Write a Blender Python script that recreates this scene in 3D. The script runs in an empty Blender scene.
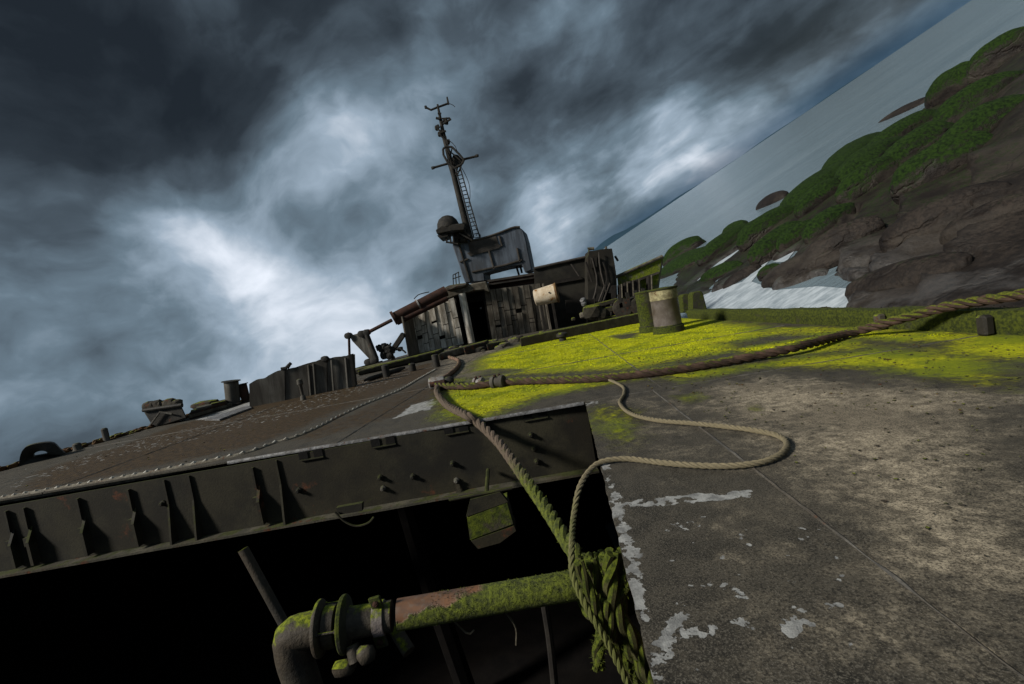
import bpy, bmesh, math, random
import numpy as np
from mathutils import Matrix, Vector
R = math.radians
random.seed(7); rng = np.random.default_rng(7)
scn = bpy.context.scene
col = scn.collection

# ------------------------------------------------------------------ frames
# World: z up, sea level horizontal.  The wreck lies over on its side by 24 degrees; LIST turns ship
# coordinates (deck plane z=0, y along the ship) into world coordinates.
LIST = Matrix.Rotation(R(24), 4, 'Y')
FPX = 455.0
pc, ps, ca, sa = math.cos(R(3.6)), math.sin(R(3.6)), math.cos(R(10)), math.sin(R(10))
FW = np.array([0, pc, -ps]); U0 = np.array([0, ps, pc]); R0 = np.array([1.0, 0, 0])
UP = U0*ca + R0*sa; RT = R0*ca - U0*sa
EYE = np.array([0, 0, 1.0])
L3 = np.array(LIST.to_3x3())
SEA = float((L3 @ EYE)[2]) - 5.0

# ------------------------------------------------------------------ camera
cam_d = bpy.data.cameras.new('camera'); cam = bpy.data.objects.new('camera', cam_d); col.objects.link(cam)
cam_d.sensor_width = 36; cam_d.lens = 36*FPX/1024; cam_d.clip_start = .05; cam_d.clip_end = 60000
m = Matrix(((RT[0], UP[0], -FW[0], 0), (RT[1], UP[1], -FW[1], 0), (RT[2], UP[2], -FW[2], 1), (0, 0, 0, 1)))
cam.matrix_world = LIST @ m
scn.camera = cam

# ------------------------------------------------------------------ exposure, sun, sky
scn.view_settings.view_transform = 'Standard'; scn.view_settings.look = 'None'
scn.view_settings.exposure = 0.98; scn.view_settings.gamma = 1
SUN_TO = Vector((-0.50, -0.34, 0.80)).normalized()
sd = bpy.data.lights.new('sun', 'SUN'); sd.energy = 2.3; sd.angle = R(8); sd.color = (1, .95, .86)
sun = bpy.data.objects.new('sun', sd); col.objects.link(sun)
sun.rotation_euler = SUN_TO.to_track_quat('Z', 'Y').to_euler()

class NT:
    def __init__(s, tree): s.t = tree; s.n = tree.nodes; s.l = tree.links
    def new(s, typ, props=None, **inp):
        n = s.n.new(typ)
        for k, v in (props or {}).items(): setattr(n, k, v)
        for k, v in inp.items():
            key = int(k[1:]) if k[0] == 'i' and k[1:].isdigit() else k.replace('_', ' ')
            s.set(n.inputs[key], v)
        return n
    def set(s, sock, v):
        if isinstance(v, bpy.types.NodeSocket): s.l.new(v, sock)
        elif isinstance(v, bpy.types.Node): s.l.new(v.outputs[0], sock)
        else:
            if sock.type == 'RGBA' and hasattr(v, '__len__') and len(v) == 3: v = (*v, 1)
            sock.default_value = v
    def math(s, op, a, b=0.0, c=0.0, clamp=False):
        n = s.n.new('ShaderNodeMath'); n.operation = op; n.use_clamp = clamp
        s.set(n.inputs[0], a); s.set(n.inputs[1], b)
        if op in ('MULTIPLY_ADD', 'SMOOTH_MIN', 'SMOOTH_MAX'): s.set(n.inputs[2], c)
        return n.outputs[0]
    def vmath(s, op, a, b=(0, 0, 0)):
        n = s.n.new('ShaderNodeVectorMath'); n.operation = op
        s.set(n.inputs[0], a)
        if op == 'SCALE': s.set(n.inputs['Scale'], b)
        else: s.set(n.inputs[1], b)
        return n.outputs['Value'] if op in ('DOT_PRODUCT', 'LENGTH') else n.outputs[0]
    def noise(s, vec, scale, detail=5, rough=.55, dist=0, col=False):
        n = s.n.new('ShaderNodeTexNoise'); s.set(n.inputs['Vector'], vec)
        n.inputs['Scale'].default_value = scale; n.inputs['Detail'].default_value = detail
        n.inputs['Roughness'].default_value = rough; n.inputs['Distortion'].default_value = dist
        return n.outputs[1] if col else n.outputs[0]
    def mix(s, f, a, b):
        n = s.n.new('ShaderNodeMix'); n.data_type = 'RGBA'
        s.set(n.inputs[0], f); s.set(n.inputs[6], a); s.set(n.inputs[7], b)
        return n.outputs[2]
    def step(s, v, lo, hi, to0=0.0, to1=1.0):
        n = s.n.new('ShaderNodeMapRange'); n.interpolation_type = 'SMOOTHSTEP'
        s.set(n.inputs[0], v); s.set(n.inputs[1], lo); s.set(n.inputs[2], hi); s.set(n.inputs[3], to0); s.set(n.inputs[4], to1)
        return n.outputs[0]
    def ramp(s, v, stops):
        n = s.n.new('ShaderNodeValToRGB'); s.set(n.inputs[0], v); e = n.color_ramp.elements
        while len(e) < len(stops): e.new(.5)
        for q, (p, c) in zip(e, stops): q.position = p; q.color = (*c, 1)
        return n.outputs[0]

def pray(x, y):                       # direction (ship frame) through a point of the photograph
    return FW*FPX + RT*(x-512) - UP*(y-342)
def dirw(x, y):
    d = L3 @ pray(x, y); return tuple(d/np.linalg.norm(d))

world = bpy.data.worlds.new('World'); scn.world = world; world.use_nodes = True
world.node_tree.nodes.clear(); w = NT(world.node_tree)
out = w.new('ShaderNodeOutputWorld'); bg = w.new('ShaderNodeBackground'); bg.inputs[1].default_value = .092
w.l.new(bg.outputs[0], out.inputs[0])
sky = w.new('ShaderNodeTexSky', dict(sky_type='NISHITA', sun_disc=False, sun_elevation=math.asin(SUN_TO.z),
            sun_rotation=math.atan2(SUN_TO.x, SUN_TO.y), altitude=10, air_density=1.2, dust_density=1.5, ozone_density=2))
D = w.new('ShaderNodeTexCoord').outputs['Generated']
sep = w.new('ShaderNodeSeparateXYZ', Vector=D)
zz = w.math('MAXIMUM', sep.outputs[2], 0.0)
inv = w.math('DIVIDE', 1.0, w.math('ADD', zz, .30))
P = w.vmath('SCALE', D, inv)
Pf = w.vmath('MULTIPLY', P, (1, 1, 0))
warp = w.vmath('SCALE', w.vmath('SUBTRACT', w.noise(Pf, 1.1, 3, col=True), (.5, .5, .5)), .55)
Pw = w.vmath('ADD', Pf, warp)
warp2 = w.vmath('SUBTRACT', w.noise(D, 2.2, 4, col=True), (.5, .5, .5))
Dw = w.vmath('ADD', D, w.vmath('SCALE', warp2, .30))
n1 = w.noise(Pw, .75, 5, .45)
n4 = w.noise(w.vmath('MULTIPLY', Dw, (1, 1, 1.5)), 2.7, 9, .50)
n5 = w.noise(w.vmath('MULTIPLY', Dw, (1, 1, 1.3)), 7.0, 6, .55)
low = w.step(w.vmath('DOT_PRODUCT', D, dirw(900, 60)), .55, .93)
n2 = w.noise(w.vmath('MULTIPLY', Pw, (1, 1.3, 1)), 2.1, 6, .50)
n3 = w.noise(w.vmath('MULTIPLY', Pw, (.8, 1.7, 1)), 4.5, 5, .55)
t = w.math('ADD', w.math('MULTIPLY', w.math('SUBTRACT', n1, .5), .40), w.math('MULTIPLY', w.math('SUBTRACT', n2, .5), w.math('MULTIPLY_ADD', low, .55, .05)))
t = w.math('ADD', t, w.math('ADD', w.math('MULTIPLY', w.math('SUBTRACT', n4, .5), 1.35), w.math('MULTIPLY', w.math('SUBTRACT', n5, .5), .42)))
t = w.math('ADD', t, w.math('MULTIPLY', w.math('SUBTRACT', n3, .5), w.math('MULTIPLY', low, .16)))
t = w.math('ADD', t, .45)
# cloud thickness over the visible sky: thin spots (bright) and thick banks (dark)
BL = [(930, 40, 60, -.08), (225, 230, 70, .50), (170, 330, 110, .07), (300, 300, 110, .13), (345, 155, 38, .20), (410, 225, 60, .20), (470, 110, 28, .10),
      (560, 210, 45, .18), (690, 180, 60, .16), (790, 135, 60, .09), (590, 235, 40, .15), (610, 30, 30, .10), (90, 395, 90, .04), (420, 300, 60, .06),
      (60, 60, 170, -.34), (0, 260, 110, -.17), (250, 60, 130, -.17), (400, 60, 110, -.12), (520, 70, 60, -.06), (600, 130, 55, -.12),
      (300, 215, 34, -.15), (370, 235, 34, -.12), (470, 200, 40, -.06), (820, 30, 90, -.10), (120, 150, 80, -.14), (690, 90, 50, -.06)]
for x, y, rad, amp in BL:
    dvec = dirw(x, y); r2 = ((x-512)**2+(y-342)**2)/FPX**2
    sig = rad/FPX/(1+r2)**.75
    k = 1/(2*sig*sig)*2
    dt = w.vmath('DOT_PRODUCT', w.vmath('NORMALIZE', w.vmath('ADD', D, w.vmath('SCALE', warp2, .34))), dvec)
    e = w.math('EXPONENT', w.math('MULTIPLY', w.math('SUBTRACT', dt, 1.0), k))
    t = w.math('MULTIPLY_ADD', e, amp, t)
cl = w.ramp(t, [(0, (.011, .015, .019)), (.18, (.024, .032, .040)), (.36, (.062, .084, .105)), (.52, (.130, .182, .228)), (.70, (.30, .38, .465)), (1, (.86, .91, 1.0))])
cl = w.vmath('SCALE', cl, 6.0)
hz = w.step(sep.outputs[2], .0, .055, 1, 0)
gap = w.mix(w.math('MULTIPLY', hz, .75), cl, (.14, .38, .68))
skb = w.mix(.985, sky, gap)
w.l.new(skb, bg.inputs[0])

# ------------------------------------------------------------------ coordinates
def dk(x, y, z=0):
    d = pray(x, y); return EYE + d*((z-1)/d[2])
def pt(x, y, Y):
    d = pray(x, y); return EYE + d*(Y/d[1])
def vplane(A, B, dz=0):                # upright plane through two deck points -> f(px,py)
    a, b = dk(*A, dz), dk(*B, dz); t_ = b-a; n = np.array([t_[1], -t_[0], 0.0])
    def f_(x, y):
        d = pray(x, y); return EYE + d*(np.dot(a-EYE, n)/np.dot(d, n))
    return f_
def seap(x, y, h=0.0):                 # world point on the level h above the sea
    d = L3 @ pray(x, y); o = L3 @ EYE
    return o + d*((SEA+h-o[2])/d[2])

# ------------------------------------------------------------------ numpy noise
def _h(ix, iy, iz, seed):
    n = (ix*374761393 + iy*668265263 + iz*2147483647 + seed*1274126177) & 0xffffffff
    n = ((n ^ (n >> 13))*1274126177) & 0xffffffff
    n = n ^ (n >> 16)
    return (n & 0xffff)/65535.0
def vnoise(p, seed=0):
    p = np.asarray(p, float); i = np.floor(p).astype(np.int64); f = p-i; f = f*f*(3-2*f)
    r = 0
    for a in (0, 1):
        for b in (0, 1):
            for c in (0, 1):
                wgt = (f[..., 0] if a else 1-f[..., 0])*(f[..., 1] if b else 1-f[..., 1])*(f[..., 2] if c else 1-f[..., 2])
                r = r + wgt*_h(i[..., 0]+a, i[..., 1]+b, i[..., 2]+c, seed)
    return r
def fbm(p, o=4, seed=0):
    r = 0; a = .5; q = np.array(p, float)
    for k in range(o): r = r + a*(vnoise(q, seed+k)-.5); q = q*2.03+11.3; a *= .5
    return r
def fbm2(x, y, s=1, o=4, seed=0):
    return fbm(np.stack([x*s, y*s, np.zeros_like(x)+seed*3.7], -1), o, seed)
def sstep(v, a, b): u_ = np.clip((v-a)/(b-a), 0, 1); return u_*u_*(3-2*u_)
def sdist(x, y, poly):                 # signed distance, positive inside
    P_ = np.array(poly, float)[:, :2]; d2 = np.full(x.shape, 1e18); ins = np.zeros(x.shape, bool)
    for i in range(len(P_)):
        ax, ay = P_[i]; bx, by = P_[(i+1) % len(P_)]
        ex, ey = bx-ax, by-ay; wx, wy = x-ax, y-ay
        tt = np.clip((wx*ex+wy*ey)/(ex*ex+ey*ey+1e-12), 0, 1)
        d2 = np.minimum(d2, (wx-ex*tt)**2+(wy-ey*tt)**2)
        c_ = ((ay > y) != (by > y)) & (x < (bx-ax)*(y-ay)/((by-ay)+1e-12)+ax)
        ins ^= c_
    return np.sqrt(d2)*np.where(ins, 1, -1)

# ------------------------------------------------------------------ materials
MATS = {}
def bsdf(name):
    m_ = bpy.data.materials.new(name); m_.use_nodes = True; m_.node_tree.nodes.clear(); k = NT(m_.node_tree)
    o_ = k.new('ShaderNodeOutputMaterial'); b_ = k.new('ShaderNodeBsdfPrincipled'); k.l.new(b_.outputs[0], o_.inputs[0])
    MATS[name] = m_; return m_, k, b_
MOSS_A, MOSS_B = (.045, .06, .005), (.19, .22, .010)
def weathered(name, a, b, rust=.0, moss=.0, rough=.75, scale=4.0, bump=.5, metal=0.0, rustcol=((.11, .035, .012), (.035, .016, .009)),
              streak=False, mossc=None, grain=60.0, spec=.3):
    m_, k, p_ = bsdf(name)
    co = k.new('ShaderNodeTexCoord').outputs['Object']; geo = k.new('ShaderNodeNewGeometry')
    rnd = k.new('ShaderNodeObjectInfo').outputs['Random']
    co = k.vmath('ADD', co, k.vmath('SCALE', (7, 13, 3), rnd))
    cs = k.vmath('MULTIPLY', co, (3, 3, .45)) if streak else co
    nA = k.noise(cs, scale, 7, .62); nB = k.noise(co, scale*.35, 4, .6); nC = k.noise(co, grain, 3, .7)
    c_ = k.mix(k.step(nA, .38, .62), a, b)
    c_ = k.mix(k.step(nB, .42, .62, 0, .55), c_, tuple(v*.5*w_ for v, w_ in zip(b, (1.1, .95, .75))))
    c_ = k.mix(k.step(nC, .35, .75, 0, .45), c_, tuple(v*.35 for v in a))
    if rust > 0:
        nr = k.math('ADD', k.noise(cs, scale*1.7, 8, .65), k.math('MULTIPLY', nB, .4))
        fr = k.step(nr, .93-rust*.5, 1.03-rust*.5)
        c_ = k.mix(fr, c_, k.mix(k.step(nC, .3, .7), rustcol[0], rustcol[1]))
    if moss > 0:
        nz = k.new('ShaderNodeSeparateXYZ', Vector=geo.outputs['Normal']).outputs[2]
        nm = k.math('ADD', k.math('MULTIPLY', nz, .58), k.math('ADD', k.noise(co, scale*.8+2, 7, .65), k.math('MULTIPLY', nB, .5)))
        fm = k.step(nm, 1.40-moss*.7, 1.54-moss*.7)
        mc = mossc or (MOSS_A, MOSS_B)
        c_ = k.mix(fm, c_, k.mix(k.step(k.noise(co, scale*5, 5, .7), .35, .65), mc[0], mc[1]))
        rg = k.mix(fm, (rough,)*3, (.95,)*3); k.set(p_.inputs['Roughness'], rg)
    else: p_.inputs['Roughness'].default_value = rough
    k.set(p_.inputs['Base Color'], c_); p_.inputs['Metallic'].default_value = metal
    p_.inputs['Specular IOR Level'].default_value = spec
    h = k.math('ADD', k.math('MULTIPLY', nA, .6), k.math('MULTIPLY', nC, .5))
    bp = k.new('ShaderNodeBump', Height=h); bp.inputs['Strength'].default_value = bump; bp.inputs['Distance'].default_value = .02
    k.l.new(bp.outputs[0], p_.inputs['Normal'])
    return m_
dark_steel = weathered('dark_steel', (.013, .012, .011), (.035, .032, .026), rust=.18, moss=.12, rough=.7)
beam_steel = weathered('beam_steel', (.010, .009, .006), (.036, .032, .018), rust=.22, moss=.66, rough=.8, scale=1.7, bump=.25, mossc=((.02, .024, .004), (.045, .05, .01)))
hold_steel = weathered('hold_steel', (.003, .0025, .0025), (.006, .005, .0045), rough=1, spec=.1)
dim_steel = weathered('dim_steel', (.010, .008, .007), (.022, .019, .015), rust=.05, rough=.9)
rust_pipe = weathered('rust_pipe', (.055, .022, .013), (.028, .014, .010), rust=.25, rough=.85, scale=7)
mossy_pipe = weathered('mossy_pipe', (.20, .075, .045), (.10, .05, .035), rust=.25, moss=.62, rough=.75, scale=4.5, mossc=((.03, .038, .004), (.15, .175, .010)))
def pipe_material():
    m_, k, p_ = bsdf('pipe_moss_and_paint')
    co = k.new('ShaderNodeTexCoord').outputs['Object']; x_ = k.new('ShaderNodeSeparateXYZ', Vector=co).outputs[0]
    nz = k.new('ShaderNodeSeparateXYZ', Vector=k.new('ShaderNodeNewGeometry').outputs['Normal']).outputs[2]
    nA = k.noise(co, 9, 7, .65); nB = k.noise(co, 38, 5, .7)
    red = k.mix(k.step(nA, .35, .65), (.18, .085, .040), (.08, .05, .035))
    red = k.mix(k.step(nB, .5, .65, 0, .35), red, (.14, .13, .11))
    lin = k.math('ADD', x_, k.math('MULTIPLY', k.math('SUBTRACT', nA, .5), .8))
    lin = k.math('SUBTRACT', lin, k.math('MULTIPLY', nz, .50))
    fm = k.step(lin, .38, .50)
    mo = k.mix(k.step(nB, .34, .66), (.026, .034, .003), (.12, .145, .008))
    k.set(p_.inputs['Base Color'], k.mix(fm, red, mo)); k.set(p_.inputs['Roughness'], k.math('MULTIPLY_ADD', fm, .4, .5))
    h = k.math('ADD', k.math('MULTIPLY', nB, k.math('MULTIPLY_ADD', fm, 1.5, .15)), fm)
    bp = k.new('ShaderNodeBump', Height=h); bp.inputs['Strength'].default_value = .9; bp.inputs['Distance'].default_value = .008
    k.l.new(bp.outputs[0], p_.inputs['Normal']); return m_
mossy_pipe = pipe_material()
pipe_iron = weathered('pipe_iron', (.030, .026, .020), (.065, .053, .038), rust=.15, moss=.34, rough=.7, scale=9)
pale_metal = weathered('pale_metal', (.36, .35, .34), (.20, .19, .18), rust=.35, moss=.1, rough=.55, scale=12)
lip_metal = weathered('lip_metal', (.22, .22, .225), (.10, .10, .10), rust=.25, rough=.5, scale=20)
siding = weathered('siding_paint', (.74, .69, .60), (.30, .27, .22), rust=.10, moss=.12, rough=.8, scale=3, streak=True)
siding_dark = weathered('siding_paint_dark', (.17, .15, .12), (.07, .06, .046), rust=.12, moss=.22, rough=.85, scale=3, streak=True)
blue_paint = weathered('blue_grey_paint', (.10, .12, .15), (.055, .065, .082), rust=.10, rough=.6, scale=2.5, streak=True)
brown_patch = weathered('brown_patch', (.065, .055, .046), (.035, .030, .025), rust=.1, rough=.7, scale=3)
mast_steel = weathered('mast_steel', (.012, .011, .010), (.032, .028, .022), rust=.12, rough=.8, scale=6)
grey_plate = weathered('grey_plate', (.13, .122, .105), (.05, .045, .037), rust=.12, moss=.22, rough=.8, scale=2.5, streak=True, mossc=((.04, .05, .012), (.09, .10, .03)))
bollard_paint = weathered('bollard_paint', (.16, .135, .13), (.095, .075, .07), rust=.08, moss=.12, rough=.45, scale=5, spec=.5)
bollard_crust = weathered('bollard_crust', (.42, .38, .22), (.16, .14, .08), rust=.3, moss=.4, rough=.9, scale=9)
mossy_steel = weathered('mossy_steel', (.030, .030, .018), (.05, .048, .03), rust=.2, moss=.98, rough=.9, scale=6, mossc=((.014, .020, .003), (.060, .072, .005)))
mossy_timber = weathered('mossy_timber', (.022, .019, .013), (.045, .04, .026), moss=.52, rough=.9, scale=6, mossc=((.03, .038, .004), (.14, .16, .008)))
timber = weathered('old_timber', (.14, .125, .09), (.06, .052, .038), rust=.15, moss=.25, rough=.9, scale=6)
white_tank = weathered('tank_paint', (.62, .53, .40), (.44, .34, .22), rust=.42, rough=.6, scale=2.2, rustcol=((.30, .13, .03), (.16, .07, .02)))
green_bulwark = weathered('green_bulwark', (.17, .165, .10), (.08, .08, .045), rust=.1, moss=1.12, rough=.85, scale=3.4, streak=True, mossc=((.05, .07, .006), (.15, .18, .012)))
concrete = weathered('crust_concrete', (.15, .135, .105), (.06, .053, .04), rust=.25, moss=.25, rough=.95, scale=5)
rubble_m = weathered('rubble', (.06, .053, .04), (.025, .021, .016), rust=.4, moss=.3, rough=.95, scale=4)
orange_growth = weathered('orange_growth', (.14, .06, .018), (.05, .03, .012), moss=.2, rough=.95, scale=6)
rope_tan = weathered('rope_tan', (.34, .29, .19), (.17, .14, .085), rough=.9, scale=25, moss=.18, grain=250, mossc=((.08, .09, .02), (.16, .16, .04)))
hawser_m = weathered('hawser_brown', (.085, .05, .035), (.035, .022, .016), rough=.9, scale=10, moss=.40, grain=200, mossc=((.03, .04, .004), (.12, .13, .01)))
rope_moss = weathered('rope_mossy', (.09, .085, .03), (.05, .05, .015), rough=.95, scale=9, moss=.95, grain=200, mossc=((.022, .031, .003), (.085, .105, .006)))
rope_rusty = weathered('rope_red_brown', (.24, .155, .11), (.12, .075, .055), rough=.9, scale=12, moss=.12, grain=200)

def rope_fade_material():
    m_, k, p_ = bsdf('rope_worn_to_moss')
    co = k.new('ShaderNodeTexCoord').outputs['Object']; y_ = k.new('ShaderNodeSeparateXYZ', Vector=co).outputs[1]
    n = k.noise(co, 9, 6, .65)
    f_ = k.step(k.math('ADD', y_, k.math('MULTIPLY', k.math('SUBTRACT', n, .5), 1.6)), -.4, .5, 1, 0)
    br = k.mix(k.noise(co, 40, 5, .7), (.15, .11, .075), (.045, .031, .023))
    gr = k.mix(k.step(k.noise(co, 25, 5, .7), .35, .65), (.028, .038, .004), (.11, .13, .008))
    k.set(p_.inputs['Base Color'], k.mix(f_, br, gr)); p_.inputs['Roughness'].default_value = .9
    bp = k.new('ShaderNodeBump', Height=k.noise(co, 220, 4, .7)); bp.inputs['Strength'].default_value = .7; bp.inputs['Distance'].default_value = .01
    k.l.new(bp.outputs[0], p_.inputs['Normal']); return m_
rope_fade = rope_fade_material()
def thin_fade_material():
    m_, k, p_ = bsdf('thin_rope_fibre')
    co = k.new('ShaderNodeTexCoord').outputs['Object']; z_ = k.new('ShaderNodeSeparateXYZ', Vector=co).outputs[2]
    f_ = k.step(k.math('ADD', z_, k.math('MULTIPLY', k.math('SUBTRACT', k.noise(co, 12, 6, .65), .5), .4)), -.30, .0, 1, 0)
    tan = k.mix(k.noise(co, 60, 5, .7), (.25, .21, .125), (.075, .06, .036))
    k.set(p_.inputs['Base Color'], k.mix(f_, tan, k.mix(k.noise(co, 40, 4, .7), (.05, .055, .012), (.13, .14, .03)))); p_.inputs['Roughness'].default_value = .9
    bp = k.new('ShaderNodeBump', Height=k.noise(co, 300, 4, .7)); bp.inputs['Strength'].default_value = .6; bp.inputs['Distance'].default_value = .006
    k.l.new(bp.outputs[0], p_.inputs['Normal']); return m_
thin_fade = thin_fade_material()

def deck_material():
    m_, k, p_ = bsdf('deck_paint')
    co = k.new('ShaderNodeTexCoord').outputs['Object']
    at = k.new('ShaderNodeAttribute', dict(attribute_name='mask')); ch = k.new('ShaderNodeSeparateColor', Color=at.outputs['Color'])
    moss, sand, chip, rust = ch.outputs[0], ch.outputs[1], ch.outputs[2], at.outputs['Alpha']
    nF = k.noise(co, 90, 4, .75); nM = k.noise(co, 7, 7, .65); nL = k.noise(co, 1.6, 5, .6); nG = k.noise(co, 190, 3, .7); nP = k.noise(co, 16, 9, .72)
    paint = k.mix(k.step(nM, .35, .65), (.022, .0195, .015), (.060, .052, .039))
    paint = k.mix(k.step(k.noise(k.vmath('MULTIPLY', co, (9, .7, 1)), 1.0, 6, .65), .45, .68, 0, .25), paint, (.08, .07, .055))
    paint = k.mix(k.step(nG, .50, .60, 0, .8), paint, (.14, .125, .10))
    paint = k.mix(k.step(nL, .40, .62, 0, .45), paint, (.075, .066, .05))
    paint = k.mix(k.step(nF, .52, .60, 0, .75), paint, (.012, .011, .009))
    sandc = k.mix(k.step(nP, .32, .66), (.095, .078, .055), (.46, .39, .28))
    sandc = k.mix(k.step(nL, .42, .62, 0, .65), sandc, (.085, .07, .052))
    sandc = k.mix(k.step(nF, .46, .58, 0, .8), sandc, (.045, .037, .028))
    sandc = k.mix(k.step(nG, .52, .60, 0, .6), sandc, (.42, .36, .26))
    fs = k.step(k.math('ADD', sand, k.math('MULTIPLY', k.math('SUBTRACT', k.noise(co, 4, 9, .72), .5), 1.5)), .22, .85)
    c_ = k.mix(fs, paint, sandc)
    rustc = k.mix(k.step(nP, .35, .65), (.018, .013, .008), (.070, .044, .019))
    fr = k.step(k.math('ADD', rust, k.math('MULTIPLY', k.math('SUBTRACT', nM, .5), 1.0)), .35, .75)
    c_ = k.mix(fr, c_, rustc)
    chn = k.math('ADD', k.math('MULTIPLY', k.noise(co, 10, 3, .55), .6), k.math('MULTIPLY', k.noise(k.vmath('ADD', co, (9, 4, 2)), 24, 6, .62), .4))
    fc = k.step(k.math('ADD', chip, chn), .905, .918)
    c_ = k.mix(fc, c_, k.mix(k.step(k.noise(co, 14, 6, .7), .35, .65), (.34, .34, .325), (.16, .16, .155)))
    mn = k.math('ADD', moss, k.math('MULTIPLY', k.math('SUBTRACT', k.math('ADD', k.math('MULTIPLY', nP, .55), k.math('MULTIPLY', nM, .45)), .5), 1.9))
    fm = k.step(mn, .22, .86)
    mb = k.mix(k.step(k.noise(co, 30, 6, .75), .34, .66), (.22, .24, .005), (.56, .56, .006))
    mossc = k.mix(k.step(mn, .42, 1.15), (.075, .075, .012), mb)
    mossc = k.mix(k.step(nL, .44, .60, 0, .75), mossc, (.15, .19, .008))
    c_ = k.mix(fm, c_, mossc)
    k.set(p_.inputs['Base Color'], c_)
    r_ = k.math('ADD', k.math('MULTIPLY', nM, .35), .55)
    k.set(p_.inputs['Roughness'], k.math('MAXIMUM', r_, k.math('MULTIPLY', k.math('MAXIMUM', fm, fs), .9)))
    p_.inputs['Specular IOR Level'].default_value = .2
    h = k.math('ADD', k.math('MULTIPLY', nG, .3), k.math('MULTIPLY', nF, .32))
    h = k.math('ADD', h, k.math('MULTIPLY', k.math('MULTIPLY', nP, fs), .7))
    h = k.math('ADD', h, k.math('MULTIPLY', fc, -.25))
    h = k.math('ADD', h, k.math('MULTIPLY', fm, k.math('ADD', .8, k.math('MULTIPLY', k.noise(co, 45, 6, .7), 1.6))))
    bp = k.new('ShaderNodeBump', Height=h); bp.inputs['Strength'].default_value = .8; bp.inputs['Distance'].default_value = .012
    k.l.new(bp.outputs[0], p_.inputs['Normal']); return m_
deck_m = deck_material()

def tuft_material():
    m_, k, p_ = bsdf('moss_tuft')
    co = k.new('ShaderNodeTexCoord').outputs['Object']
    c_ = k.mix(k.step(k.noise(co, 3, 6, .7), .35, .65), (.19, .21, .006), (.50, .52, .008))
    k.set(p_.inputs['Base Color'], c_); p_.inputs['Roughness'].default_value = .95; p_.inputs['Specular IOR Level'].default_value = .1
    return m_
tuft_m = tuft_material()

def rock_material(name, moss, wet=0.0):
    m_, k, p_ = bsdf(name)
    co = k.new('ShaderNodeTexCoord').outputs['Object']; geo = k.new('ShaderNodeNewGeometry')
    pos = geo.outputs['Position']
    nz = k.new('ShaderNodeSeparateXYZ', Vector=geo.outputs['Normal']).outputs[2]
    at = k.new('ShaderNodeAttribute', dict(attribute_name='mask')); ch = k.new('ShaderNodeSeparateColor', Color=at.outputs['Color'])
    nA = k.noise(pos, 1.2, 9, .62); nB = k.noise(pos, 9, 6, .7); nC = k.noise(k.vmath('MULTIPLY', pos, (1, 1, 4)), .35, 6, .6)
    rc = k.mix(k.step(nA, .35, .65), (.012, .009, .0075), (.032, .025, .020))
    rc = k.mix(k.step(nB, .42, .62, 0, .85), rc, (.011, .009, .008))
    rc = k.mix(k.step(nC, .50, .62, 0, .45), rc, (.05, .042, .034))
    mn = k.math('ADD', k.math('MULTIPLY', nz, .55), k.math('ADD', k.math('MULTIPLY', nA, .5), k.math('MULTIPLY', nB, .35)))
    thr = 1.32-moss*.6
    fm = k.step(mn, thr, thr+.22)
    if name == 'shelf_rock': fm = k.math('MULTIPLY', fm, ch.outputs[0])
    mc = k.mix(k.step(nB, .35, .62), (.003, .008, .002), (.015, .033, .004))
    c_ = k.mix(fm, rc, mc)
    rg = k.math('MULTIPLY_ADD', nA, .4, .42)
    if name == 'shelf_rock':
        wetf = k.math('MULTIPLY', ch.outputs[1], k.step(nA, .40, .60))
        rg = k.math('SUBTRACT', rg, k.math('MULTIPLY', wetf, .42))
        c_ = k.mix(k.math('MULTIPLY', wetf, .35), c_, (.12, .12, .12))
    k.set(p_.inputs['Base Color'], c_); k.set(p_.inputs['Roughness'], k.math('MAXIMUM', rg, k.math('MULTIPLY', fm, .95)))
    p_.inputs['Specular IOR Level'].default_value = .16
    nE = k.new('ShaderNodeTexVoronoi', dict(feature='DISTANCE_TO_EDGE'), Vector=k.vmath('ADD', k.vmath('MULTIPLY', pos, (.35, .7, 1.6)), k.vmath('SCALE', k.noise(pos, .8, 4, .6, col=True), 1.2))); nE.inputs['Scale'].default_value = .5
    h = k.math('ADD', k.math('MULTIPLY', nB, k.math('MULTIPLY_ADD', fm, -.17, .35)), nA)
    h = k.math('ADD', h, k.math('MULTIPLY', k.step(nE.outputs[0], 0, .05), k.math('MULTIPLY_ADD', fm, -.4, .4)))
    bp = k.new('ShaderNodeBump', Height=h); bp.inputs['Strength'].default_value = .8; bp.inputs['Distance'].default_value = .12
    k.l.new(bp.outputs[0], p_.inputs['Normal']); return m_
shelf_m = rock_material('shelf_rock', .70); boulder_m = rock_material('boulder_moss', 1.36); bare_m = rock_material('boulder_bare', .15)

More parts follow.
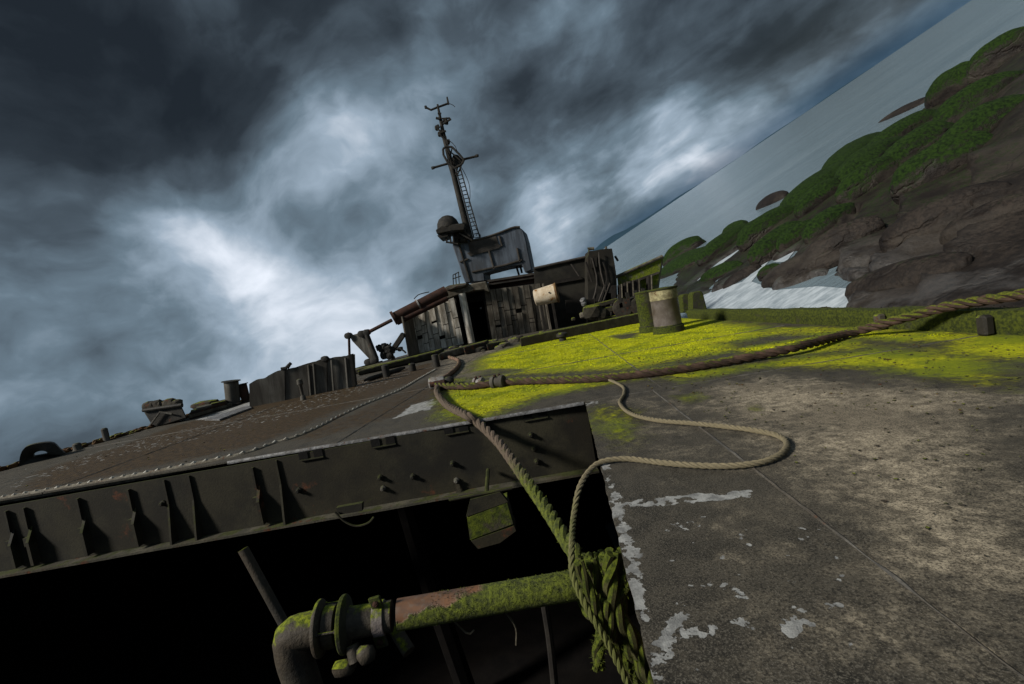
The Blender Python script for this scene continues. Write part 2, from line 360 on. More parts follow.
def sea_material():
    m_, k, p_ = bsdf('sea_water')
    pos = k.new('ShaderNodeNewGeometry').outputs['Position']
    n1_ = k.noise(k.vmath('MULTIPLY', pos, (.6, 1.3, 1)), .55, 9, .66); n2_ = k.noise(k.vmath('MULTIPLY', pos, (.5, 1.6, 1)), .05, 8, .7)
    k.set(p_.inputs['Base Color'], k.mix(k.step(n2_, .30, .70), (.105, .145, .17), (.150, .195, .222)))
    p_.inputs['Roughness'].default_value = .2; p_.inputs['IOR'].default_value = 1.33
    bp = k.new('ShaderNodeBump', Height=n1_); bp.inputs['Strength'].default_value = .7; bp.inputs['Distance'].default_value = .35
    k.l.new(bp.outputs[0], p_.inputs['Normal']); return m_
sea_m = sea_material()
def hill_material():
    m_, k, p_ = bsdf('hill_hazed_forest')
    pos = k.new('ShaderNodeNewGeometry').outputs['Position']
    k.set(p_.inputs['Base Color'], k.mix(k.noise(pos, .004, 6, .6), (.020, .042, .062), (.028, .055, .08)))  # forest colour shifted to blue, the haze of distance painted in
    p_.inputs['Roughness'].default_value = 1; p_.inputs['Specular IOR Level'].default_value = 0; return m_
hill_m = hill_material()

# ------------------------------------------------------------------ object helpers
def props(o, label=None, cat=None, group=None, kind=None):
    if label: o['label'] = label
    if cat: o['category'] = cat
    if group: o['group'] = group
    if kind: o['kind'] = kind
    return o
def root(name, origin, label=None, cat=None, group=None, kind=None, ship=True):
    o = bpy.data.objects.new(name, None); o.empty_display_size = .1; col.objects.link(o)
    o.matrix_world = (LIST if ship else Matrix()) @ Matrix.Translation(Vector(origin)); o['_o'] = tuple(float(v) for v in origin)
    return props(o, label, cat, group, kind)
class MB:
    def __init__(s): s.v = []; s.f = []
    def add(s, vs, fs):
        b = len(s.v); s.v.extend([tuple(map(float, v)) for v in vs]); s.f.extend([tuple(b+i for i in f) for f in fs]); return s
    def prism(s, poly, ext):                      # polygon (3D points) swept along a vector
        n = len(poly); p = [np.array(q, float) for q in poly]; e = np.array(ext, float)
        nr = np.zeros(3)
        for i in range(n): nr += np.cross(p[i], p[(i+1) % n])
        if np.dot(nr, e) > 0: p = p[::-1]
        return s.add(p+[q+e for q in p], [tuple(range(n)), tuple(range(2*n-1, n-1, -1))]+[(i, i+n, (i+1) % n+n, (i+1) % n) for i in range(n)])
    def box(s, c, d, rz=0, tilt=(0, 0)):
        M_ = np.array((Matrix.Rotation(rz, 3, 'Z') @ Matrix.Rotation(tilt[0], 3, 'X') @ Matrix.Rotation(tilt[1], 3, 'Y')))
        vs = [np.array(c)+M_ @ (np.array((x, y, z))*np.array(d)/2) for z in (-1, 1) for y in (-1, 1) for x in (-1, 1)]
        return s.add(vs, [(0, 2, 3, 1), (4, 5, 7, 6), (0, 1, 5, 4), (2, 6, 7, 3), (0, 4, 6, 2), (1, 3, 7, 5)])
    def tube(s, path, rad, n=10, cap=True, closed=False):
        P_ = np.array(path, float); m_ = len(P_); rad = np.broadcast_to(rad, (m_,))
        T = np.gradient(P_, axis=0) if not closed else (np.roll(P_, -1, 0)-np.roll(P_, 1, 0))
        T /= np.linalg.norm(T, axis=1)[:, None]+1e-12
        up = np.array([0, 0, 1.0]) if abs(T[0][2]) < .9 else np.array([1.0, 0, 0])
        nrm = up-T[0]*np.dot(up, T[0]); nrm /= np.linalg.norm(nrm); vs = []
        for i in range(m_):
            nrm = nrm-T[i]*np.dot(nrm, T[i]); nrm /= np.linalg.norm(nrm)+1e-12; bn = np.cross(T[i], nrm)
            for j in range(n):
                a_ = 2*math.pi*j/n; vs.append(P_[i]+rad[i]*(math.cos(a_)*nrm+math.sin(a_)*bn))
        fs = []; mm = m_ if closed else m_-1
        for i in range(mm):
            for j in range(n):
                a_, b_ = i*n, ((i+1) % m_)*n; fs.append((a_+j, a_+(j+1) % n, b_+(j+1) % n, b_+j))
        if cap and not closed: fs.append(tuple(range(n-1, -1, -1))); fs.append(tuple(range((m_-1)*n, m_*n)))
        return s.add(vs, fs)
    def lathe(s, base, axis, prof, n=24):         # prof: (radius, distance along axis)
        a = np.array(axis, float); a /= np.linalg.norm(a); q = np.array([1.0, 0, 0]) if abs(a[0]) < .8 else np.array([0, 1.0, 0])
        e1 = q-a*np.dot(q, a); e1 /= np.linalg.norm(e1); e2 = np.cross(a, e1); b = np.array(base, float); vs = []
        for r_, h_ in prof:
            for j in range(n):
                t_ = 2*math.pi*j/n; vs.append(b+a*h_+r_*(math.cos(t_)*e1+math.sin(t_)*e2))
        fs = [(i*n+j, i*n+(j+1) % n, (i+1)*n+(j+1) % n, (i+1)*n+j) for i in range(len(prof)-1) for j in range(n)]
        fs += [tuple(range(n-1, -1, -1)), tuple(range((len(prof)-1)*n, len(prof)*n))]
        return s.add(vs, fs)
    def rope(s, path, r, pitch=None, strands=3, n=7, step=None):
        P_ = smooth(path, step or r*.55); pitch = pitch or r*7
        T = np.gradient(P_, axis=0); T /= np.linalg.norm(T, axis=1)[:, None]+1e-12
        L_ = np.concatenate([[0], np.cumsum(np.linalg.norm(np.diff(P_, axis=0), axis=1))])
        up = np.array([0, 0, 1.0]) if abs(T[0][2]) < .9 else np.array([1.0, 0, 0]); N_ = []
        nr = up-T[0]*np.dot(up, T[0])
        for i in range(len(P_)):
            nr = nr-T[i]*np.dot(nr, T[i]); nr = nr/(np.linalg.norm(nr)+1e-12); N_.append(nr)
        N_ = np.array(N_); B_ = np.cross(T, N_)
        for q in range(strands):
            ph = 2*math.pi*(L_/pitch+q/strands)
            s.tube(P_+(np.cos(ph)[:, None]*N_+np.sin(ph)[:, None]*B_)*r*.52, r*.55, n)
        return s
    def build(s, name, mat, parent=None, origin=None, smooth_=False, ship=True, bevel=0, **pr):
        o0 = np.array(parent['_o'] if parent is not None and origin is None else (origin if origin is not None else (0, 0, 0)), float)
        me = bpy.data.meshes.new(name)
        me.from_pydata([tuple(np.array(v)-o0) for v in s.v], [], s.f); me.update()
        me.materials.append(mat)
        if smooth_:
            me.polygons.foreach_set('use_smooth', [True]*len(me.polygons)); me.set_sharp_from_angle(angle=R(40))
        o = bpy.data.objects.new(name, me); col.objects.link(o)
        if bevel:
            bv = o.modifiers.new('edge', 'BEVEL'); bv.width = bevel; bv.segments = 1; bv.limit_method = 'ANGLE'
        o['_o'] = tuple(float(v) for v in o0)
        if parent is not None: o.parent = parent
        else: o.matrix_world = (LIST if ship else Matrix()) @ Matrix.Translation(Vector(o0))
        props(o, **pr); return o
def smooth(path, step):                            # Catmull-Rom, evenly resampled
    P_ = np.array(path, float); Q = np.vstack([2*P_[0]-P_[1], P_, 2*P_[-1]-P_[-2]]); out_ = []
    for i in range(1, len(Q)-2):
        a, b, c, d = Q[i-1], Q[i], Q[i+1], Q[i+2]
        for t_ in np.linspace(0, 1, 24, endpoint=False):
            out_.append(.5*((2*b)+(-a+c)*t_+(2*a-5*b+4*c-d)*t_**2+(-a+3*b-3*c+d)*t_**3))
    out_.append(Q[-2]); O_ = np.array(out_)
    L_ = np.concatenate([[0], np.cumsum(np.linalg.norm(np.diff(O_, axis=0), axis=1))])
    s_ = np.linspace(0, L_[-1], max(4, int(L_[-1]/step)))
    return np.stack([np.interp(s_, L_, O_[:, k]) for k in range(3)], 1)
def jag(poly, amp, n=3, seed=0):                   # roughen the outline of a torn plate
    rg = random.Random(seed); out_ = []
    for i in range(len(poly)):
        a, b = np.array(poly[i], float), np.array(poly[(i+1) % len(poly)], float)
        out_.append(a)
        for k in range(1, n): out_.append(a+(b-a)*k/n+np.array([rg.uniform(-amp, amp), 0, rg.uniform(-amp, amp)]))
    return out_
def P2(pts, Y, f_=None): return [(f_(x, y) if f_ else pt(x, y, Y)) for x, y in pts]
def lump(c, dims, seed, n=10, amp=.3):             # irregular chunk of debris
    mb_ = MB(); vs, fs = [], []
    bm = bmesh.new(); bmesh.ops.create_icosphere(bm, subdivisions=2, radius=1)
    co = np.array([v.co[:] for v in bm.verts]); co = np.sign(co)*np.abs(co)**.7
    nn = fbm(co*1.3+seed*5.1, 3, seed); co = co*(1+amp*2*nn)[:, None]*np.array(dims)
    fs = [tuple(v.index for v in f.verts) for f in bm.faces]; bm.free()
    return mb_.add(co+np.array(c), fs)

# ------------------------------------------------------------------ SETTING: sea, hills, shore
def grid_mesh(name, X, Y, Z, mat, kind='structure', attr=None, smooth_=True, **pr):
    h_, w_ = X.shape; me = bpy.data.meshes.new(name)
    V = np.stack([X, Y, Z], -1).reshape(-1, 3); idx = np.arange(h_*w_).reshape(h_, w_)
    q = np.stack([idx[:-1, :-1], idx[:-1, 1:], idx[1:, 1:], idx[1:, :-1]], -1).reshape(-1, 4)
    me.vertices.add(len(V)); me.vertices.foreach_set('co', V.ravel())
    me.loops.add(q.size); me.loops.foreach_set('vertex_index', q.ravel().astype(np.int32))
    me.polygons.add(len(q)); me.polygons.foreach_set('loop_start', np.arange(0, q.size, 4, dtype=np.int32)); me.update(calc_edges=True)
    if smooth_: me.polygons.foreach_set('use_smooth', [True]*len(q))
    if attr is not None:
        a = me.attributes.new('mask', 'FLOAT_COLOR', 'POINT'); a.data.foreach_set('color', attr.reshape(-1, 4).ravel())
    me.materials.append(mat); o = bpy.data.objects.new(name, me); col.objects.link(o); props(o, kind=kind, **pr); return o

MB().add([(-25000, -25000, SEA), (25000, -25000, SEA), (25000, 25000, SEA), (-25000, 25000, SEA)], [(0, 1, 2, 3)]).build('sea', sea_m, ship=False, kind='structure')

# far hills along the horizon (9 km off)
hx = np.linspace(-1.0, 1, 161); HX, HV = np.meshgrid(np.linspace(-500, 9000, 220), np.linspace(0, 1, 14))
prof = 10+120*np.exp(-((HX-2750)/520)**2)+40*np.exp(-((HX-3700)/900)**2)+fbm2(HX, HX*0, 1/400, 4, 5)*70
prof *= sstep(HX, -500, 900)
HY = 9500+HV*2500-HX*.12
HZ = SEA-6+np.sin(HV*math.pi)*np.maximum(prof, 5)*(1+fbm2(HX, HY, 1/300, 4, 3)*.3)
grid_mesh('hills', HX, HY, HZ, hill_m)

# shore: rock shelf (height field over the sea)
coast = [seap(*p) for p in [(655, 306), (665, 285), (683, 262), (722, 236), (775, 208), (812, 182), (850, 160), (905, 122), (940, 93), (975, 70), (1030, 38)]]
cx = [p[0] for p in coast]; far = coast[-1]
dv = far-coast[-3]; dv = dv/np.linalg.norm(dv)
shore = [tuple(p[:2]) for p in coast]+[tuple((far+dv*90)[:2]), (170, 40), (170, -30), (4.0, -30), (5.5, 4), (8, 14), tuple(seap(650, 312)[:2])]
pool = [tuple(seap(*p)[:2]) for p in [(694, 308), (700, 299), (722, 291), (748, 283), (772, 292), (806, 289), (838, 292), (826, 306), (790, 318), (700, 330)]]
streaks = [[(700, 279), (712, 271), (742, 252), (748, 244), (720, 262)], [(742, 283), (760, 267), (768, 262), (752, 281)],
           [(790, 218), (812, 205), (838, 186), (830, 186), (800, 204)], [(775, 262), (793, 253), (786, 262)], [(890, 118), (932, 92), (930, 98), (896, 120)]]
GX, GY = np.meshgrid(np.concatenate([np.arange(4, 40, .16), np.arange(40, 170, .7)]), np.concatenate([np.arange(-14, 45, .2), np.arange(45, 125, .6)]))
sdc = sdist(GX, GY, shore)+fbm2(GX, GY, .35, 4, 2)*3.2
u_ax = (GX*.80+GY*.60)                               # slabs strike roughly parallel to the shore
v_ax = (-GX*.60+GY*.80)
H = -.5+.68*sstep(sdc, -1.2, 1.6)+.35*sstep(sdc, 2, 16)
slab = (v_ax*.42+fbm2(GX, GY, .12, 3, 8)*2.4)
saw = slab-np.floor(slab)
H += (.55*saw-.25)*sstep(sdc, .5, 3)
H += fbm2(GX, GY, .35, 5, 4)*.55*sstep(sdc, 0, 2)+fbm2(GX, GY, 2.2, 3, 14)*.09
sp = sdist(GX, GY, pool)+fbm2(GX, GY, .8, 3, 21)*1.0
H = np.where(sp > -.8, H+(-.35-H)*sstep(sp, -.8, .35), H)
wet = sstep(sp, -4, .5)
for st in streaks:
    ss_ = sdist(GX, GY, [tuple(seap(x, y)[:2]) for x, y in st])+fbm2(GX, GY, .6, 3, 31)*.9
    H = np.where(ss_ > -.7, H+(-.3-H)*sstep(ss_, -.7, .3), H); wet = np.maximum(wet, sstep(ss_, -1.5, .2))
boz = [tuple(seap(x, y, .3)[:2]) for x, y in [(650, 300), (668, 262), (735, 225), (850, 155), (940, 90), (1030, 40), (1030, 150), (900, 205), (820, 240), (760, 268), (700, 285)]]
bz_ = sstep(sdist(GX, GY, boz), -1, 2); H = H*(1-bz_)+bz_*np.minimum(H, .06+H*.22)
cracks = [[(838, 264), (870, 257), (920, 245), (975, 230), (1030, 214)], [(820, 288), (822, 262), (832, 225), (850, 200)],
          [(905, 230), (940, 214), (980, 200), (990, 188)], [(780, 272), (800, 262), (838, 264)], [(840, 250), (880, 235), (900, 218)]]
for ci, cr in enumerate(cracks):
    pts = [seap(*p, h=.8) for p in cr]; dmin = np.full(GX.shape, 1e9)
    for a, b in zip(pts[:-1], pts[1:]):
        ex, ey = b[0]-a[0], b[1]-a[1]; tt = np.clip(((GX-a[0])*ex+(GY-a[1])*ey)/(ex*ex+ey*ey), 0, 1)
        dmin = np.minimum(dmin, np.hypot(GX-a[0]-ex*tt, GY-a[1]-ey*tt))
    dmin = np.abs(dmin+fbm2(GX, GY, .9, 3, 40+ci)*.5)
    H -= (.55 if ci == 0 else .38)*(1-sstep(dmin, .04, .42))
wetstrip = [tuple(seap(x, y, .6)[:2]) for x, y in [(842, 288), (860, 275), (940, 262), (1030, 225), (1030, 262), (960, 275), (900, 284), (860, 296)]]
sw = sdist(GX, GY, wetstrip); wet = np.maximum(wet, .85*sstep(sw+fbm2(GX, GY, .9, 4, 50)*1.6, -.3, .5))
H += .5*sstep(sdc, 3.5, 10)*(sp < -.8)-.06*sstep(sw, -.3, .6)
mossline = [tuple(seap(x, y, .6)[:2]) for x, y in [(640, 300), (740, 300), (800, 262), (880, 222), (1030, 160), (1030, 30), (930, 90), (780, 195), (665, 262)]]
mm_ = sstep(sdist(GX, GY, mossline)+fbm2(GX, GY, .4, 4, 61)*5, -1.5, 2)
slz = sdist(GX, GY, [tuple(seap(x, y, .2)[:2]) for x, y in [(846, 296), (850, 262), (900, 200), (1040, 120), (1200, 200), (1200, 420), (880, 330)]])
H = np.where((slz > 0) & (sp < -1.0), np.maximum(H, .04+fbm2(GX, GY, 1.3, 3, 93)*.05), H)
AT = np.zeros(GX.shape+(4,)); AT[..., 0] = mm_; AT[..., 1] = wet; AT[..., 3] = 1
grid_mesh('rock_shelf', GX, GY, SEA+H, shelf_m, attr=AT)

pale_water_m, k_, p__ = bsdf('pale_water')
ps_ = k_.new('ShaderNodeNewGeometry').outputs['Position']
k_.set(p__.inputs['Base Color'], k_.mix(k_.step(k_.noise(k_.vmath('MULTIPLY', ps_, (1, 2.2, 1)), 1.6, 8, .7), .30, .70), (.20, .24, .27), (.46, .51, .55))); p__.inputs['Roughness'].default_value = .45
sf = MB()  # pale flat sheets just above sea level over the pool and channels
for fi_, pl_ in enumerate([pool]+streaks[:4]):
    P_ = [tuple(seap(*q)[:2]) for q in pl_] if pl_ is not pool else pl_
    c_ = np.mean(np.array(P_), 0); sf.add([(c_[0]+(x-c_[0])*1.18, c_[1]+(y-c_[1])*1.18, SEA+.012+.005*fi_) for x, y in P_], [tuple(range(len(P_)))])
sf.build('shallows', pale_water_m, ship=False, kind='stuff', label='pale shallow water lying between the rocks and the deck', cat='shallows')
# individual boulders: x, y centre in the photo, length px, height px, label
def boulder(i, a, b, hp, label, mat, lean=.25):
    A, B = seap(*a, h=.35), seap(*b, h=.35); c = (A+B)/2; ln = np.linalg.norm(B-A)/2*1.12
    dist = np.linalg.norm(c-L3 @ EYE); hh = hp*dist/FPX*.64
    ux = (B-A)/np.linalg.norm(B-A); uy = np.array([-ux[1], ux[0], 0]); uz = np.array([0, 0, 1.0])
    bm = bmesh.new(); bmesh.ops.create_icosphere(bm, subdivisions=5, radius=1)
    co = np.array([v.co[:] for v in bm.verts]); fs = [tuple(v.index for v in f.verts) for f in bm.faces]; bm.free()
    co = np.sign(co)*np.abs(co)**.86
    n_ = fbm(co*1.1+i*7.7, 4, 70+i); n2_ = np.abs(fbm(co*np.array([1.2, 2.6, 2.6])+i*3.1, 3, 90+i))
    co = co*(1+n_*.30-n2_*.16)[:, None]
    wd = min(ln*.34, hh*1.45)
    co[:, 2] += co[:, 1]*lean
    V = c+co[:, :1]*ln*ux+co[:, 1:2]*wd*uy+co[:, 2:3]*hh*uz
    gi, gj = np.argmin(np.abs(GY[:, 0]-c[1])), np.argmin(np.abs(GX[0]-c[0]))
    V[:, 2] += max(float(H[gi, gj]), -.1)-.35-.05*hh
    mb_ = MB(); mb_.add(V, fs)
    o = mb_.build('boulder', mat, origin=(c[0], c[1], SEA), ship=False, smooth_=False, label=label, cat='boulder')
    o.data.polygons.foreach_set('use_smooth', [True]*len(o.data.polygons)); props(o, group='weed-covered boulders along the shore'); return o
BOU = [((664, 262), (702, 240), 20, 'green boulder standing furthest down the shore by the water edge'),
       ((662, 272), (708, 252), 17, 'dark green boulder just below the furthest one on the shore'),
       ((700, 262), (752, 226), 18, 'long green boulder sloping up beside the furthest pair'),
       ((722, 232), (744, 222), 10, 'small rounded rock cresting behind the long green boulder'),
       ((758, 204), (784, 193), 12, 'small dark rock standing alone at the water line'),
       ((700, 278), (738, 262), 14, 'low green hump beside the wet channel above the bollards'),
       ((742, 250), (800, 212), 22, 'long green ridge rock in the middle of the shore'),
       ((752, 262), (806, 226), 22, 'brown-sided boulder under the long green ridge rock'),
       ((790, 218), (852, 172), 22, 'tall green boulder above the bright water gap'),
       ((802, 220), (846, 190), 19, 'bright green rounded boulder below the bright water gap'),
       ((780, 248), (818, 224), 17, 'dark wedge boulder with a green top under the rounded boulders'),
       ((806, 240), (852, 208), 19, 'green boulder wedged between the rounded and the broad boulders'),
       ((757, 274), (780, 264), 12, 'little green block just above the pool of water'),
       ((834, 178), (880, 138), 22, 'green boulder at the shore edge below the flat dark reef'),
       ((848, 190), (900, 150), 20, 'narrow green boulder lying inside the shore edge'),
       ((846, 208), (906, 170), 26, 'broad smooth green boulder in the upper shore'),
       ((880, 118), (928, 96), 6, 'flat dark reef awash beside the shore'),
       ((872, 160), (936, 118), 18, 'long green rock running up towards the high outcrop'),
       ((886, 182), (960, 136), 24, 'large green boulder under the high outcrop'),
       ((900, 200), (1000, 150), 30, 'wide green boulder lowest on the right of the shore'),
       ((930, 104), (990, 72), 26, 'dark outcrop jutting over the sea at the shore edge'),
       ((940, 140), (1030, 88), 26, 'long dark green boulder behind the high outcrop'),
       ((975, 84), (1045, 44), 26, 'dark green ridge at the very top of the shore'),
       ((950, 166), (1045, 110), 28, 'thick green slab at the right end of the shore')]
LEDGE = [((765, 277), (845, 250), 15, 'smooth brown ledge just above the pool of bright water'), ((846, 284), (960, 252), 18, 'long smooth brown ledge lowest on the rocky slope'),
         ((884, 244), (1010, 190), 26, 'broad brown slab under the wide green boulders'), ((806, 264), (884, 226), 22, 'brown slab with green patches in the middle of the slope'),
         ((722, 282), (756, 262), 10, 'small brown ledge beside the upper bright water channel'), ((940, 232), (1040, 196), 20, 'dark brown slab at the right end of the rocky slope')]
ledge_m = rock_material('ledge_rock', .60)
for i, (a, b, hp, lab) in enumerate(LEDGE): boulder(60+i, a, b, hp, lab, ledge_m, .35)
for i, (a, b, hp, lab) in enumerate(BOU): boulder(i, a, b, hp, lab, boulder_m if i not in (4, 16) else bare_m)
for j, (a, b, hp, lab) in enumerate([((787, 303), (801, 300), 8, 'small bare brown stone in the pool, the smaller of two'),
                                     ((800, 306), (828, 300), 11, 'bare brown stone in the pool, the larger of two')]):
    boulder(40+j, a, b, hp, lab, bare_m)

# ------------------------------------------------------------------ SETTING: deck
XL = lambda y: -8.02+(y-6.88)*.251
XH = lambda y: .61+(y-4.49)*.121
XA = lambda y: 1.0+(y-1.0)*.085
XR = lambda y: 4.60+(y-4.1)*.045
YH = lambda x: 4.49-.039*(x-.61)
def pxpoly(pts): return [tuple(dk(*p)[:2]) for p in pts]
MOSS = [(pxpoly([(455, 378), (480, 356), (530, 340), (600, 326), (640, 321), (700, 317), (765, 322), (770, 336), (720, 350), (640, 368), (560, 376), (455, 382), (440, 380)]), 1.05, .8),
        (pxpoly([(440, 398), (452, 388), (560, 381), (640, 378), (600, 388), (540, 396), (480, 418), (446, 416)]), .95, .5),
        (pxpoly([(640, 376), (760, 361), (880, 347), (1024, 352), (1060, 392), (960, 392), (860, 374), (760, 370), (680, 384)]), 1.0, .5),
        (pxpoly([(700, 350), (860, 330), (1060, 338), (1060, 362), (880, 345), (760, 362)]), 1.0, .45), (pxpoly([(740, 326), (900, 326), (1060, 334), (1060, 345), (880, 334), (760, 338)]), .8, .3),
        (pxpoly([(588, 410), (604, 404), (640, 410), (655, 440), (625, 455), (600, 450)]), .66, .3),
        (pxpoly([(668, 396), (700, 391), (716, 398), (690, 405)]), .55, .08), (pxpoly([(748, 404), (764, 402), (762, 412), (750, 412)]), .5, .05)]
BARE = [(pxpoly([(455, 376), (490, 369), (535, 367), (520, 373), (470, 379)]), .55, .2), (pxpoly([(710, 343), (780, 335), (800, 338), (740, 348)]), .5, .3), (pxpoly([(850, 338), (960, 342), (940, 350), (860, 346)]), .5, .2),
        (pxpoly([(612, 336), (636, 333), (640, 337), (618, 340)]), .6, .2)]
SAND = [(pxpoly([(672, 392), (760, 372), (900, 378), (1060, 392), (1120, 620), (960, 620), (880, 560), (800, 500), (742, 440), (690, 410)]), .90, .55), (pxpoly([(660, 480), (760, 480), (1060, 640), (1060, 700), (760, 700)]), .36, .3),
        (pxpoly([(590, 400), (690, 385), (760, 440), (730, 470), (620, 468)]), .34, .2), (pxpoly([(440, 352), (540, 345), (470, 380), (430, 378)]), .5, .4)]
CHIP = [(pxpoly([(596, 462), (612, 462), (650, 560), (672, 684), (640, 690)]), .445, .06), (pxpoly([(618, 500), (700, 492), (756, 489), (752, 499), (690, 504), (625, 512)]), .45, .035),
        (pxpoly([(640, 580), (700, 592), (742, 628), (720, 684), (640, 684)]), .372, .08), (pxpoly([(776, 626), (804, 622), (800, 640), (782, 642)]), .48, .02),
        (pxpoly([(390, 420), (432, 408), (440, 400), (410, 405)]), .6, .1), (pxpoly([(414, 404), (436, 398), (434, 410), (416, 412)]), .45, .05),
        (pxpoly([(480, 421), (600, 400), (600, 404), (480, 425)]), .4, .02), (pxpoly([(640, 500), (860, 520), (900, 684), (640, 684)]), .308, .1),
        (pxpoly([(195, 420), (250, 402), (262, 402), (215, 420)]), .7, .1), (pxpoly([(0, 485), (100, 450), (300, 400), (420, 362), (420, 372), (300, 415), (100, 462), (0, 494)]), .325, .1), (pxpoly([(0, 470), (200, 412), (440, 355), (440, 372), (260, 440), (0, 495)]), .24, .2)]
RUST = [(pxpoly([(60, 470), (180, 425), (350, 375), (360, 385), (330, 405), (200, 450), (80, 480)]), .95, .5), (pxpoly([(0, 480), (250, 405), (440, 360), (440, 372), (260, 448), (0, 500)]), .95, .6), (pxpoly([(270, 445), (440, 372), (470, 378), (430, 410), (300, 445)]), .62, .3)]
def comb(x, y, items, seed, na=.5):
    r_ = np.zeros(x.shape)
    for k, (pl, amp, wd) in enumerate(items):
        sd_ = sdist(x, y, pl)+fbm2(x, y, 1/(wd*4+.12), 4, seed+k)*wd*4*na
        r_ = np.maximum(r_, amp*sstep(sd_, -wd, wd))
    return r_
def masks(x, y):
    mo = comb(x, y, MOSS, 100)*(1-comb(x, y, BARE, 130))
    return np.stack([mo, comb(x, y, SAND, 150), comb(x, y, CHIP, 170, .25), comb(x, y, RUST, 190)], -1)
deck = root('deck', (0, 0, 0), kind='structure')
def plate(c00, c10, c11, c01, step, idx, thick=.016):
    c = [np.array(q, float) for q in (c00, c10, c11, c01)]
    lw = max(np.linalg.norm(c[1]-c[0]), np.linalg.norm(c[2]-c[3])); lh = max(np.linalg.norm(c[3]-c[0]), np.linalg.norm(c[2]-c[1]))
    nu, nv = max(3, int(lw/step)), max(3, int(lh/step))
    g = .006; uu, vv = np.meshgrid(np.linspace(g/lw, 1-g/lw, nu), np.linspace(g/lh, 1-g/lh, nv))
    X = (1-uu)*(1-vv)*c[0][0]+uu*(1-vv)*c[1][0]+uu*vv*c[2][0]+(1-uu)*vv*c[3][0]
    Y = (1-uu)*(1-vv)*c[0][1]+uu*(1-vv)*c[1][1]+uu*vv*c[2][1]+(1-uu)*vv*c[3][1]
    Z = fbm2(X, Y, .9, 2, 9)*.012
    jj = fbm2(X*3, Y*3, 6, 4, 77)*.020                    # corroded outline next to the hatch
    edge = np.exp(-np.abs(X-XH(Y))/.02)*(Y < 4.5); X = X+jj*edge*1.2
    edge[:, :] = np.maximum(edge, 0)
    # turned-down rim
    Xr = np.pad(X, 1, 'edge'); Yr = np.pad(Y, 1, 'edge'); Zr = np.pad(Z, 1, 'edge')
    Zr[0, :] -= thick; Zr[-1, :] -= thick; Zr[:, 0] -= thick; Zr[:, -1] -= thick
    mk = masks(Xr, Yr)
    o = grid_mesh('deck_plate', Xr, Yr, Zr, deck_m, kind='structure', attr=mk, smooth_=True)
    o.data.set_sharp_from_angle(angle=R(35)); o.parent = deck; return o
def quad(xa, xb, y0, y1, step, i):
    f0 = y0 if callable(y0) else (lambda x, v=y0: v); f1 = y1 if callable(y1) else (lambda x, v=y1: v)
    def corner(xf, yf):
        yy = 4.0
        for _ in range(6): yy = yf(xf(yy))
        return (xf(yy), yy)
    plate(corner(xa, f0), corner(xb, f0), corner(xb, f1), corner(xa, f1), step, i)
mid = lambda a, b, t_: (lambda y: a(y)*(1-t_)+b(y)*t_)
quad(XH, XA, -3.0, .2, .06, 0); quad(XH, XA, .2, YH, .02, 1)
quad(XA, XR, -3.0, .2, .08, 2); quad(XA, XR, .2, YH, .035, 3)
quad(XL, lambda y: XL(y)+1.1, -3, YH, .12, 4)
C1, C2, C3 = (lambda y: -5.1+.1*(y-5)), (lambda y: -1.9+.12*(y-5)), (lambda y: 1.45+.1*(y-5))
rows = [YH, 7.6, 11.4, 16.2, 23, 30]
cols = [XL, C1, C2, C3, XR]
for j in range(5):
    for i in range(4):
        quad(cols[i], cols[i+1], rows[j], rows[j+1], (.045, .06, .09, .15, .25)[j], 5+j*4+i)
# weld seams: raised uneven beads along the plate joints
def weld(p0, p1, r_, name='weld_seam', n=None, mat=None, sd_=1):
    a, b = np.array([*p0, .001]), np.array([*p1, .001]); n = n or int(np.linalg.norm(b-a)/.03)
    t_ = np.linspace(0, 1, n)[:, None]; P_ = a+(b-a)*t_; nn = fbm(np.concatenate([P_*9, ], 1)+sd_, 3, sd_)
    P_[:, 0] += nn*.012; P_[:, 2] -= r_*.45
    return MB().tube(P_, r_*(1+nn*1.2), 6).build(name, dark_weld, deck, smooth_=True, kind='structure')
dark_weld = weathered('weld_bead', (.055, .052, .047), (.12, .11, .095), rust=.2, rough=.7, scale=9)
weld((XA(.25), .25), (XA(4.45), 4.45), .009, sd_=1)
weld((XH(4.5)+.02, 4.49), (XR(4.4), YH(4.6)), .008, sd_=2)
for q, cf in enumerate((C1, C2, C3)): weld((cf(YH(cf(4.6))+.02), YH(cf(4.6))+.02), (cf(16), 16), .011, sd_=3+q)
for q, yy in enumerate((7.6, 11.4, 16.2)): weld((XL(yy)+.1, yy), (XR(yy)-.1, yy), .012, sd_=8+q)

# hull shell below the deck
hull = root('hull', (0, 0, 0), 'rusting hull of the listing wreck below the deck edges', 'hull', kind='structure')
for name, xf, sg in (('side_plate', XL, -1), ('side_plate', XR, 1)):
    ys = np.linspace(-3, 30, 12)
    for k in range(11):
        a, b = ys[k]+.01, ys[k+1]-.01
        MB().prism([(xf(a)+.02*sg, a, -.03), (xf(b)+.02*sg, b, -.03), (xf(b)-.3*sg, b, -6.5), (xf(a)-.3*sg, a, -6.5)], (.03*sg, 0, 0)).build('side_plate', dark_steel, hull)
MB().prism([(XL(30), 30, -.03), (XR(30), 30, -.03), (XR(30), 30, -6.5), (XL(30), 30, -6.5)], (0, .03, 0)).build('end_plate', dark_steel, hull)
MB().prism([(XL(-3), -3, -.03), (XR(-3), -3, -.03), (XR(-3), -3, -6.5), (XL(-3), -3, -6.5)], (0, -.03, 0)).build('end_plate', dark_steel, hull)

